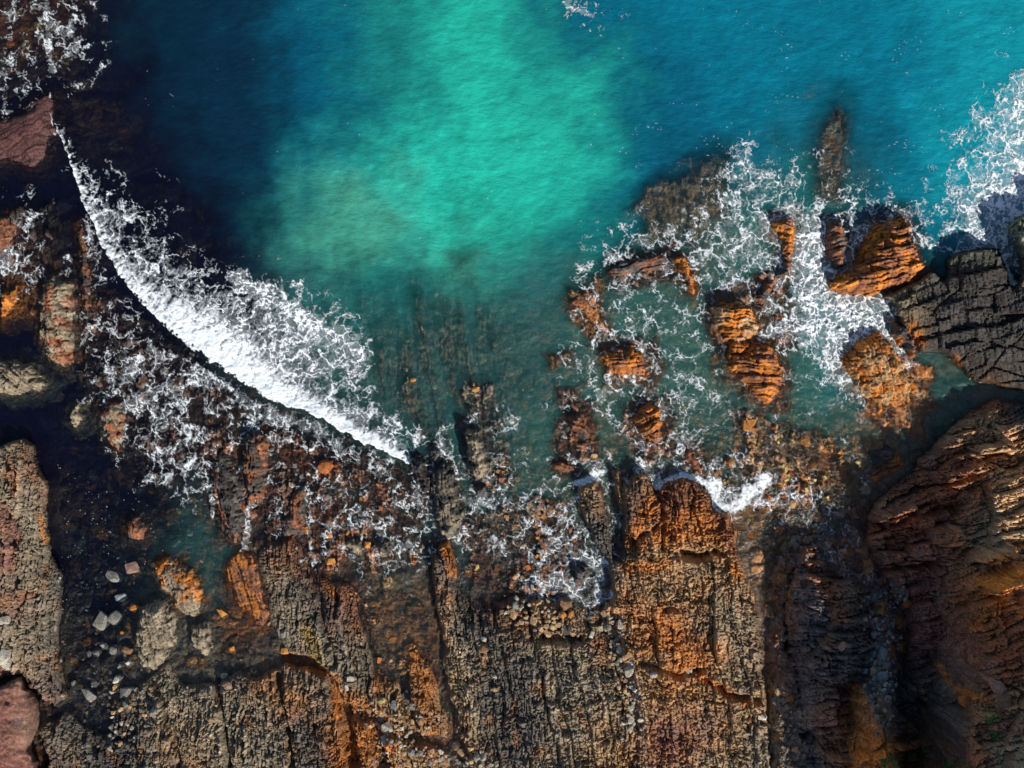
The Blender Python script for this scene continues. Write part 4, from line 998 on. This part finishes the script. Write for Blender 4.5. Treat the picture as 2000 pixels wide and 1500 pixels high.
BIG = [
 (222, 1126, 30, 'grey', 'squarish pale-banded grey boulder beside the tan wedge in the tidal pool', 1), (258, 1111, 27, 'pink', 'tan wedge-shaped boulder at the right of the squarish banded grey one', 1),
 (198, 1213, 32, 'grey', 'angular pale grey boulder, left of the close pair in the tidal pool', 1), (224, 1207, 27, 'grey', 'upright rectangular grey boulder, right of the close pair in the tidal pool', 1),
 (234, 1167, 26, 'blue', 'dull blue-grey boulder half sunk above the close grey pair', 0), (262, 1186, 20, 'orange', 'narrow bright orange stone standing on edge by the oval islet', 1),
 (191, 1231, 10, 'orange', 'small orange stone touching the pale grey boulder of the close pair', 1), (238, 1236, 12, 'orange', 'small golden stone below the upright rectangular grey boulder', 0),
 (248, 1270, 26, 'brown', 'rounded brown boulder pressed against the left side of the oval islet', 0), (202, 1262, 18, 'grey', 'grey wedge stone left of the triangular one under the pair', 1),
 (222, 1270, 20, 'grey', 'triangular grey stone left of the rounded brown boulder', 1), (187, 1275, 18, 'grey', 'knobbly grey stone at the left of the cluster under the close pair', 1),
 (235, 1300, 18, 'grey', 'four-cornered smooth grey stone below the oval islet', 1), (251, 1294, 13, 'white', 'small whitish stone right of the four-cornered grey stone', 1),
 (172, 1278, 12, 'pale', 'small pale upright stone by the dark channel in the pool', 1), (142, 1336, 17, 'grey', 'grey oblong stone lying in the dark channel beside the left platform', 0),
 (173, 1355, 32, 'grey', 'large light grey slab-like boulder under the white pebbles', 1), (184, 1337, 14, 'white', 'white lozenge stone above the large light grey slab-like boulder', 1),
 (228, 1327, 20, 'white', 'long white pointed stone at the top of the pale pebble pile', 1), (224, 1342, 16, 'tan', 'tan pointed stone under the long white pointed one', 1),
 (217, 1352, 14, 'pale', 'pale flat stone at the foot of the tan pointed stone', 1), (250, 1353, 30, 'grey', 'banded grey boulder leaning right of the pale pebble pile', 1),
 (302, 1388, 17, 'grey', 'rounded grey cobble alone on the dark bottom', 0), (4, 1212, 26, 'pale', 'pale slab at the very left edge of the platform', 1),
 (8, 1282, 28, 'white', 'white-topped angular block by the left edge', 1), (12, 1296, 24, 'pale', 'grey-white split slab under the white-topped block at left edge', 1),
 (434, 1197, 24, 'orange', 'pink-orange flat stone left of the rust-orange sheet', 1), (449, 1269, 20, 'orange', 'orange wedge boulder between the rib ends below the rust sheet', 1),
 (438, 1320, 13, 'pale', 'small pale stone standing above a pinkish one', 1), (446, 1338, 18, 'pink', 'pinkish rounded stone under the small pale one', 0),
 (554, 1237, 16, 'grey', 'small banded grey stone on the pool floor right of the rust sheet', 1), (556, 1272, 16, 'orange', 'orange flake stone at the mouth of the orange crevice', 1),
 (526, 1217, 14, 'brown', 'brown cobble touching the right edge of the rust-orange sheet', 0), (218, 1458, 10, 'pale', 'pale cube-like stone at the bottom left', 1),
 (590, 964, 15, 'orange', 'bright orange upright flake on the dark rib in the foam', 1), (568, 1025, 18, 'rust', 'narrow rust-coloured stone lodged on a dark rib', 1),
 (646, 1096, 20, 'orange', 'golden-orange boulder right of the small waterfall of foam', 1), (642, 1045, 17, 'orange', 'orange boulder above the golden one in the foam', 0),
 (679, 1040, 11, 'orange', 'small orange stone between two dark humps and the upper foam', 0), (718, 1063, 13, 'orange', 'orange stone lodged between the two dark humps', 1),
 (664, 966, 11, 'yellow', 'pale yellow stone under thin water left of the long rib', 0), (636, 912, 30, 'rust', 'flat rust-brown slab under water below the breaker', 0),
 (745, 1368, 16, 'yellow', 'pale yellow oval boulder in the orange crevice', 0), (754, 1430, 28, 'pale', 'greenish white boulder with striped top in the orange crevice', 1),
 (750, 1452, 20, 'white', 'white elongated stone just below the greenish striped boulder', 1), (790, 1446, 15, 'pale', 'cream pointed stone in the middle of the crevice floor', 1),
 (805, 1382, 14, 'grey', 'grey-pink cube stone near the orange rib edge', 1), (822, 1408, 17, 'brown', 'brownish square stone embedded in the orange rib', 1),
 (769, 1378, 18, 'blue', 'blue-grey stone tilted over a dark hollow', 1), (796, 1364, 26, 'dark', 'large dark upright slab leaning on the orange rib', 1),
 (742, 1409, 18, 'grey', 'dark grey stone on the lip above the striped boulder', 1), (675, 1343, 16, 'white', 'bright white triangular stone left of the crevice', 1),
 (685, 1325, 16, 'pale', 'pale block with a shaded top, above the white triangular stone', 1), (766, 1252, 18, 'orange', 'bright orange boulder in the wet red channel', 0),
 (788, 1314, 12, 'orange', 'orange oval stone in a ring of black pebbles', 0), (740, 1290, 13, 'rust', 'rust-red stone standing in the wet channel', 1),
 (802, 1472, 17, 'grey', 'rounded grey boulder near the bottom centre pebble bed', 0), (903, 1474, 20, 'tan', 'striped tan boulder at the bottom end of the channel', 1),
 (886, 1465, 26, 'tan', 'long tan slab pointing down beside the striped boulder', 1), (932, 1480, 16, 'pale', 'pale blocky stone right of the striped tan boulder', 1),
 (948, 1478, 20, 'pale', 'flat cream slab at the end of the pebble bed', 1), (944, 1266, 26, 'brown', 'flat brown slab propped on the rib under a pale stone', 1),
 (945, 1248, 13, 'white', 'white stone on top of the flat brown slab', 1), (968, 1323, 13, 'pale', 'pale rounded stone sitting on the centre ribs', 0), (967, 1346, 12, 'tan', 'tan stone under the pale rounded one on the centre ribs', 1),
 (1006, 1182, 16, 'grey', 'grey square block at the upper left of the rubble patch', 1), (1004, 1199, 20, 'tan', 'tan upright block under the grey square block', 1), (1054, 1178, 15, 'tan', 'tan chunk at the top of the rubble patch', 1),
 (1086, 1182, 18, 'brown', 'brown block near the foam edge of the rubble patch', 1), (1104, 1178, 24, 'brown', 'tall purple-brown block standing in the foam edge', 1), (1098, 1198, 15, 'orange', 'orange rounded stone under the tall purple-brown block', 0),
 (1115, 1198, 16, 'orange', 'orange oval stone at the right end of the rubble patch', 0), (1042, 1212, 18, 'tan', 'tan slab in the middle of the rubble patch', 1), (1070, 1238, 16, 'tan', 'light tan block at the lower rim of the rubble patch', 1),
 (1104, 1234, 22, 'dark', 'dark leaning slab at the lower right of the rubble patch', 1), (1090, 1220, 13, 'tan', 'small tan stone above the dark leaning slab', 1),
 (1155, 1240, 16, 'white', 'forked white stone in a dark hollow', 1), (1180, 1197, 15, 'tan', 'tan wedge at the top of the stone trail', 1), (1194, 1206, 14, 'pale', 'pale grey stone in a dark ring near the trail top', 0),
 (1212, 1219, 18, 'pale', 'pale grey block at the right of the trail top', 1), (1195, 1243, 18, 'pale', 'greenish pale rounded stone in the stone trail', 0), (1212, 1272, 15, 'white', 'cream square stone on the right rim of the stone trail', 1),
 (1230, 1296, 15, 'white', 'whitish block with a black shadowed side in the trail', 1), (1229, 1310, 20, 'pale', 'large pale tilted slab below the whitish block', 1), (1276, 1318, 14, 'white', 'lone white elongated stone right of the trail', 1),
 (1300, 1278, 9, 'white', 'tiny white stone isolated on the tan pavement', 1), (1347, 1316, 15, 'pale', 'cream stone lodged over the black ledge shadow', 1), (1232, 1408, 14, 'white', 'bright striped white stone low in the trail', 1),
 (1244, 1402, 11, 'white', 'small white chip right of the bright striped stone', 1), (1234, 1386, 13, 'pale', 'pinkish cream block above the bright striped stone', 1), (1232, 1425, 14, 'pale', 'cream block under the bright striped stone', 1),
 (1490, 1402, 16, 'white', 'cream wedge on the cliff rim beside the gully', 1), (1503, 1418, 12, 'pink', 'orange-pink flat stone on the rim below the cream wedge', 1),
 (1518, 1350, 18, 'tan', 'tan boulder lying at the bottom of the gully', 1), (1516, 1368, 16, 'grey', 'grey block beneath the tan boulder in the gully', 1), (1541, 1362, 14, 'rust', 'reddish block in the gully across from the grey one', 1),
 (1545, 1160, 16, 'rust', 'dark red stone at the tip of the foam in the gully', 1), (1536, 1070, 22, 'brown', 'brown angular boulder where foam enters the gully', 1), (1545, 984, 16, 'tan', 'tan oblong block on the dark cobbles above the gully', 1),
 (1634, 1253, 16, 'pink', 'pinkish boulder shining on the shaded slope', 1), (1630, 1206, 24, 'brown', 'rounded brown boulder on the shaded slope', 0), (1718, 1250, 20, 'dark', 'large dark oval boulder at the head of the shaded rubble', 0),
 (1724, 1278, 24, 'blue', 'big blue-grey boulder in the middle of the shaded rubble', 1), (1712, 1264, 20, 'blue', 'angular pale blue stone beside the big blue-grey boulder', 1), (1724, 1322, 18, 'blue', 'flat blue-grey block in the lower shaded rubble', 1),
 (1706, 1310, 17, 'pink', 'pinkish grey block at left of the flat blue-grey block', 1), (1755, 1244, 12, 'pale', 'pale stone at the right tip of the shaded rubble', 1), (1776, 1180, 20, 'rust', 'rust-brown rounded boulder below the pale shaded pebbles', 0),
 (1688, 1172, 15, 'dark', 'black stone sitting in the small blue pool', 0),
 (1940, 1334, 30, 'pink', 'large rosy block on the shaded cliff above the cave', 1), (1900, 1340, 28, 'brown', 'long brown block left of the large rosy block', 1), (1895, 1372, 30, 'rust', 'orange-red ledge block over the black cave', 1), (1955, 1368, 34, 'brown', 'broad lichen-spotted block right of the cave mouth', 1),
 (1463, 827, 30, 'orange', 'largest golden slab under clear water in the shallows', 1), (1475, 790, 10, 'orange', 'golden pebble right under the big ribbed rock', 0), (1577, 862, 24, 'orange', 'broad golden stone in the olive shallows', 1), (1592, 911, 17, 'orange', 'bright orange stone near the right end of the surge', 0),
 (1487, 860, 10, 'orange', 'small orange stone below the largest golden slab', 0), (1440, 864, 14, 'orange', 'orange flat stone left below the largest golden slab', 0), (1425, 903, 13, 'orange', 'orange stone in brown shallows above the surge', 0), (1535, 937, 12, 'yellow', 'pale yellow cobble right of the surge', 0),
 (1156, 660, 18, 'orange', 'golden stone in foam above the mid-channel rock', 0), (1315, 714, 15, 'orange', 'golden cobble in green water right of the mid-channel rock', 0), (1230, 855, 17, 'orange', 'golden boulder at the left foot of the upright red-orange rock', 0), (1158, 855, 14, 'orange', 'small golden stone right of the small red rock', 0),
 (1160, 890, 13, 'tan', 'tan stone in foam above the headland', 1), (807, 742, 18, 'orange', 'golden stone on the submerged ribs', 0), (848, 754, 14, 'pale', 'pale green-white cobble right of the golden stone on the ribs', 0), (929, 760, 16, 'orange', 'orange stone at the seaward tip of the tall dark fin', 0),
 (935, 780, 12, 'rust', 'rust stone under the orange one at the fin tip', 0), (870, 650, 14, 'pale', 'lone pale triangular stone on the sea bed', 1), (850, 573, 14, 'tan', 'tan cobble in the green water, lower of two', 0), (930, 548, 18, 'tan', 'tan cobble in the green water, right of the lower one', 0), (720, 502, 14, 'tan', 'brownish cobble alone in the milky water', 0),
 (986, 885, 14, 'orange', 'golden square stone under the pale pair right of the fin', 1), (974, 862, 13, 'pale', 'pale stone of the pair right of the fin, left', 0), (990, 868, 11, 'pale', 'pale stone of the pair right of the fin, right', 0), (998, 818, 15, 'tan', 'tan stone in cloudy water above the pale pair', 0),
 (1010, 938, 12, 'orange', 'small orange cobble in the wash right of the fin', 0), (934, 987, 13, 'orange', 'orange cobble at the foot of the fin in the wash', 0),
 (1003, 1055, 14, 'tan', 'tan cobble in the central inlet wash', 0), (1022, 1065, 13, 'pink', 'pink cobble in the central inlet wash', 0), (1008, 1125, 16, 'orange', 'banded orange stone at the tip of the inlet foam', 1), (998, 1155, 12, 'orange', 'orange stone above the rubble patch in thin foam', 0),
 (915, 1120, 16, 'orange', 'orange stone against the brown rib', 1), (932, 1108, 11, 'yellow', 'yellow pebble by the orange stone at the brown rib', 0), (912, 1072, 16, 'rust', 'rust banded stone in foam right of the brown rib', 1), (965, 1122, 20, 'brown', 'tall brown stone in the inlet foam', 1),
 (10, 78, 20, 'rust', 'orange-brown boulder on the left edge near the top', 0), (8, 128, 14, 'orange', 'pale orange block on the left edge, lower', 1), (64, 42, 12, 'yellow', 'yellowish stone left of the thin wave line', 0), (24, 18, 26, 'brown', 'brown boulder in the extreme top left corner', 0),
 (290, 1000, 12, 'orange', 'ochre cobble in the upper tidal pool', 0), (340, 1000, 14, 'yellow', 'upright ochre cobble at the foam rim of the pool', 0), (318, 1027, 10, 'orange', 'golden pebble in clear pool water', 0), (362, 1043, 18, 'blue', 'pale green-blue cobble in clear pool water', 0),
 (335, 1070, 24, 'grey', 'grey boulder under thin water above the orange-backed islet', 1), (230, 1070, 16, 'blue', 'faint bluish cobble under the pool surface', 0),
]
BIGXY = []
for px, py, sz, co, lab, ang in BIG:
    stone(px, py, sz, co, lab, ang=bool(ang)); BIGXY.append((px, py, sz))
def clear(px, py, r):
    return all((px - a) ** 2 + (py - b) ** 2 > (.5 * s + r) ** 2 for a, b, s in BIGXY)
CL = [  # path, half width, count, sizes, colours, label, group
 ([(1010, 1190), (1060, 1195), (1085, 1215)], 22, 34, (6, 13), ['tan', 'tan', 'pale', 'brown'], 'small angular stone packed in the rubble patch below the inlet foam', 'tan stones of the rubble patch'),
 ([(1188, 1215), (1205, 1260), (1225, 1310)], 14, 24, (6, 12), ['pale', 'tan', 'white', 'grey'], 'small stone in the upper stone trail on the platform', 'stones of the upper trail'),
 ([(1226, 1330), (1232, 1370), (1240, 1430)], 11, 26, (6, 11), ['white', 'pale', 'pink', 'tan'], 'small stone in the lower stone trail on the platform', 'stones of the lower trail'),
 ([(780, 1465), (840, 1476), (900, 1482), (960, 1490)], 12, 40, (6, 12), ['pale', 'white', 'tan', 'pink', 'grey'], 'small stone in the pebble bed at the bottom centre', 'stones of the bottom pebble bed'),
 ([(740, 1440), (800, 1440)], 22, 14, (6, 11), ['pale', 'white', 'tan'], 'small stone on the floor of the orange crevice', 'stones on the crevice floor'),
 ([(190, 1330), (220, 1360), (240, 1400), (236, 1440)], 24, 34, (5, 11), ['pale', 'white', 'grey', 'tan'], 'small pebble in the pile below the tidal pool', 'pebbles below the tidal pool'),
 ([(1690, 1190), (1720, 1240), (1712, 1300), (1715, 1380)], 15, 50, (6, 13), ['blue', 'grey', 'blue', 'pale'], 'small stone in the shaded rubble chute', 'stones of the shaded rubble chute'),
 ([(1745, 1150), (1764, 1172)], 10, 16, (5, 9), ['pale', 'blue', 'grey'], 'tiny stone in the shaded heap above the rust boulder', 'stones of the small shaded heap'),
 ([(1530, 1360), (1545, 1430), (1556, 1490)], 15, 24, (6, 13), ['brown', 'grey', 'pink', 'tan'], 'small stone on the gully floor', 'stones on the gully floor'),
]
random.seed(5)
CWORD = dict(tan='tan', pale='cream', brown='brown', white='whitish', grey='grey', pink='pinkish', blue='blue-grey')
for path, hw, n, (s0, s1), cols, lab, grp in CL:
    k = 0; tries = 0
    L = [math.dist(path[i], path[i + 1]) for i in range(len(path) - 1)]
    while k < n and tries < n * 8:
        tries += 1
        t = random.uniform(0, sum(L)); i = 0
        while t > L[i] and i < len(L) - 1: t -= L[i]; i += 1
        q = t / L[i]
        px = path[i][0] + q * (path[i + 1][0] - path[i][0]) + random.gauss(0, hw * .6); py = path[i][1] + q * (path[i + 1][1] - path[i][1]) + random.gauss(0, hw * .6)
        sz = random.uniform(s0, s1)
        if not clear(px, py, sz * .35): continue
        stone(px, py, sz, co := random.choice(cols), lab.replace('small ', 'small ' + CWORD[co] + ' ', 1).replace('tiny ', 'tiny ' + CWORD[co] + ' ', 1), grp, True, name='stone', cat='stone'); BIGXY.append((px, py, sz)); k += 1

# countless pebbles: one scattered mass
def pebbles(name, label, spots, mats):
    Vs, Qs, Cs = [], [], []; off = 0
    base_v = np.array([(-.5, -.4, 0), (.45, -.5, 0), (.5, .4, 0), (-.4, .5, 0), (-.3, -.25, .42), (.3, -.3, .5), (.32, .28, .4), (-.28, .3, .5)], F)
    q = np.array([(4, 5, 6, 7), (0, 1, 5, 4), (1, 2, 6, 5), (2, 3, 7, 6), (3, 0, 4, 7)], np.int32)
    for px, py, sz, c in spots:
        x, y, z = place(px, py); s = sz * S; th = random.uniform(0, 6.28)
        v = base_v * np.array([s, s * random.uniform(.6, 1), s * random.uniform(.6, 1)], F) * np.random.RandomState(len(Vs)).uniform(.75, 1.25, (8, 1)).astype(F)
        c_, s_ = math.cos(th), math.sin(th)
        v = np.stack([v[:, 0] * c_ - v[:, 1] * s_ + x, v[:, 0] * s_ + v[:, 1] * c_ + y, v[:, 2] + z - .08 * s], -1)
        Vs.append(v); Qs.append(q + off); off += 8
        k = random.uniform(.7, 1.25); Cs.append(np.tile(np.array([c[0] * k, c[1] * k, c[2] * k, .1], F), (8, 1)))
    me = mesh_from(name, np.concatenate(Vs), np.concatenate(Qs), np.concatenate(Cs), mats, smooth=False)
    return link(name, me, kind='stuff', label=label)
random.seed(21)
sp = []
def scatter(poly, n, s0, s1, cols):
    xs = [p[0] for p in poly]; ys = [p[1] for p in poly]; pts = []
    A_ = np.array([[random.uniform(min(xs), max(xs)), random.uniform(min(ys), max(ys))] for _ in range(n * 3)], F)
    ok = sdf(poly, A_[:, 0], A_[:, 1]) > 0
    for px, py in A_[ok][:n]:
        sp.append((float(px), float(py), random.uniform(s0, s1) * random.uniform(.7, 1.2), SCOL[random.choice(cols)]))
scatter([(110, 1000), (420, 1010), (470, 1180), (540, 1290), (420, 1330), (330, 1300), (200, 1440), (120, 1380)], 420, 4, 9, ['grey', 'brown', 'tan', 'blue', 'dark', 'pale'])
scatter([(560, 880), (830, 960), (840, 1100), (700, 1140), (520, 1040)], 160, 5, 11, ['brown', 'rust', 'orange', 'dark', 'grey'])
scatter([(950, 900), (1120, 940), (1150, 1160), (920, 1150), (900, 980)], 200, 5, 12, ['brown', 'rust', 'orange', 'grey', 'dark'])
scatter([(1280, 860), (1560, 790), (1700, 880), (1690, 990), (1500, 1080), (1440, 1010), (1390, 920)], 520, 4, 10, ['orange', 'brown', 'rust', 'tan', 'dark', 'yellow'])
scatter([(1490, 1000), (1680, 960), (1700, 1060), (1560, 1150), (1520, 1330), (1495, 1190)], 380, 4, 8, ['dark', 'brown', 'grey', 'blue', 'rust'])
scatter([(1500, 1330), (1560, 1340), (1580, 1510), (1515, 1510)], 160, 4, 8, ['brown', 'grey', 'dark', 'tan'])
scatter([(680, 1160), (830, 1150), (850, 1300), (750, 1340)], 200, 4, 8, ['brown', 'rust', 'orange', 'dark', 'tan'])
scatter([(680, 1360), (840, 1380), (1000, 1500), (700, 1510)], 260, 4, 8, ['tan', 'pale', 'brown', 'pink', 'orange'])
scatter([(1680, 1150), (1745, 1150), (1760, 1260), (1740, 1420), (1690, 1420), (1705, 1290)], 240, 4, 8, ['blue', 'grey', 'dark'])
scatter([(980, 1175), (1150, 1190), (1260, 1250), (1260, 1500), (1215, 1500), (1190, 1270), (1020, 1240)], 220, 3.5, 7, ['tan', 'pale', 'brown', 'pink'])
scatter([(60, 1380), (300, 1340), (560, 1330), (640, 1500), (60, 1500)], 160, 3.5, 7, ['grey', 'dark', 'tan', 'pale'])
pebbles('pebbles', 'countless small brown, grey and orange pebbles between the ribs and under the shallows', sp, M_OUT)

# ------------------------------------------------------------------ green tufts growing on the shaded cliff
def leaf_material():
    m, nt, out = mat('leaves'); p = nd(nt, 'ShaderNodeBsdfPrincipled'); oi = nd(nt, 'ShaderNodeNewGeometry')
    n = nd(nt, 'ShaderNodeTexNoise'); n.inputs['Scale'].default_value = 6
    nt.links.new(oi.outputs['Position'], n.inputs['Vector'])
    r = nd(nt, 'ShaderNodeValToRGB'); r.color_ramp.elements[0].position = .35; r.color_ramp.elements[1].position = .65
    r.color_ramp.elements[0].color = (.05, .13, .02, 1); r.color_ramp.elements[1].color = (.12, .24, .05, 1)
    nt.links.new(n.outputs[0], r.inputs[0]); nt.links.new(r.outputs[0], p.inputs['Base Color']); p.inputs['Roughness'].default_value = .7
    nt.links.new(p.outputs[0], out.inputs[0]); return m
M_LEAF = leaf_material()
TUFT = [(1748, 1492, 26, 'wide green tuft at the bottom edge of the shaded cliff'), (1728, 1486, 14, 'small green tuft just left of the wide bottom tuft'), (1780, 1478, 13, 'small green tuft right above the wide bottom tuft'), (1806, 1462, 15, 'dull green tuft on the pink ledge left of the cave foot'),
        (1928, 1398, 20, 'round dark green tuft growing right of the cave mouth'), (1950, 1442, 13, 'small green tuft on the rosy ledge below the round one'), (1860, 1494, 20, 'low green tuft under the cave at the bottom edge'), (1884, 1488, 15, 'pale green tuft right of the low tuft under the cave')]
for px, py, sz, lab in TUFT:
    x, y, z = place(px, py); rr = sz * S; r = random.Random(px); vs, qs = [], []
    for i in range(170):
        th = r.uniform(0, 6.28); q = math.sqrt(r.random()) * .55 * rr * (1 + .3 * math.sin(3 * th)); h = r.uniform(.02, .35) * rr * (1.2 - q / rr)
        cx, cy = q * math.cos(th), q * math.sin(th); l = r.uniform(.05, .1); t2 = r.uniform(0, 6.28); up = r.uniform(-.3, .6) * l
        gz = survey(px + cx / S, py - cy / S)[0] - z
        dx, dy = math.cos(t2) * l, math.sin(t2) * l
        k = len(vs)
        vs += [(cx, cy, gz + h), (cx + dx * .5 - dy * .3, cy + dy * .5 + dx * .3, gz + h + up * .6), (cx + dx, cy + dy, gz + h + up), (cx + dx * .5 + dy * .3, cy + dy * .5 - dx * .3, gz + h + up * .4)]
        qs.append((k, k + 1, k + 2, k + 3))
    me = mesh_from('plant_tuft', np.array(vs, F), np.array(qs, np.int32), None, M_LEAF, smooth=False)  # a low tuft of separate leaves
    o = link('plant_tuft', me, label=lab, category='plant'); o.location = (x, y, z)
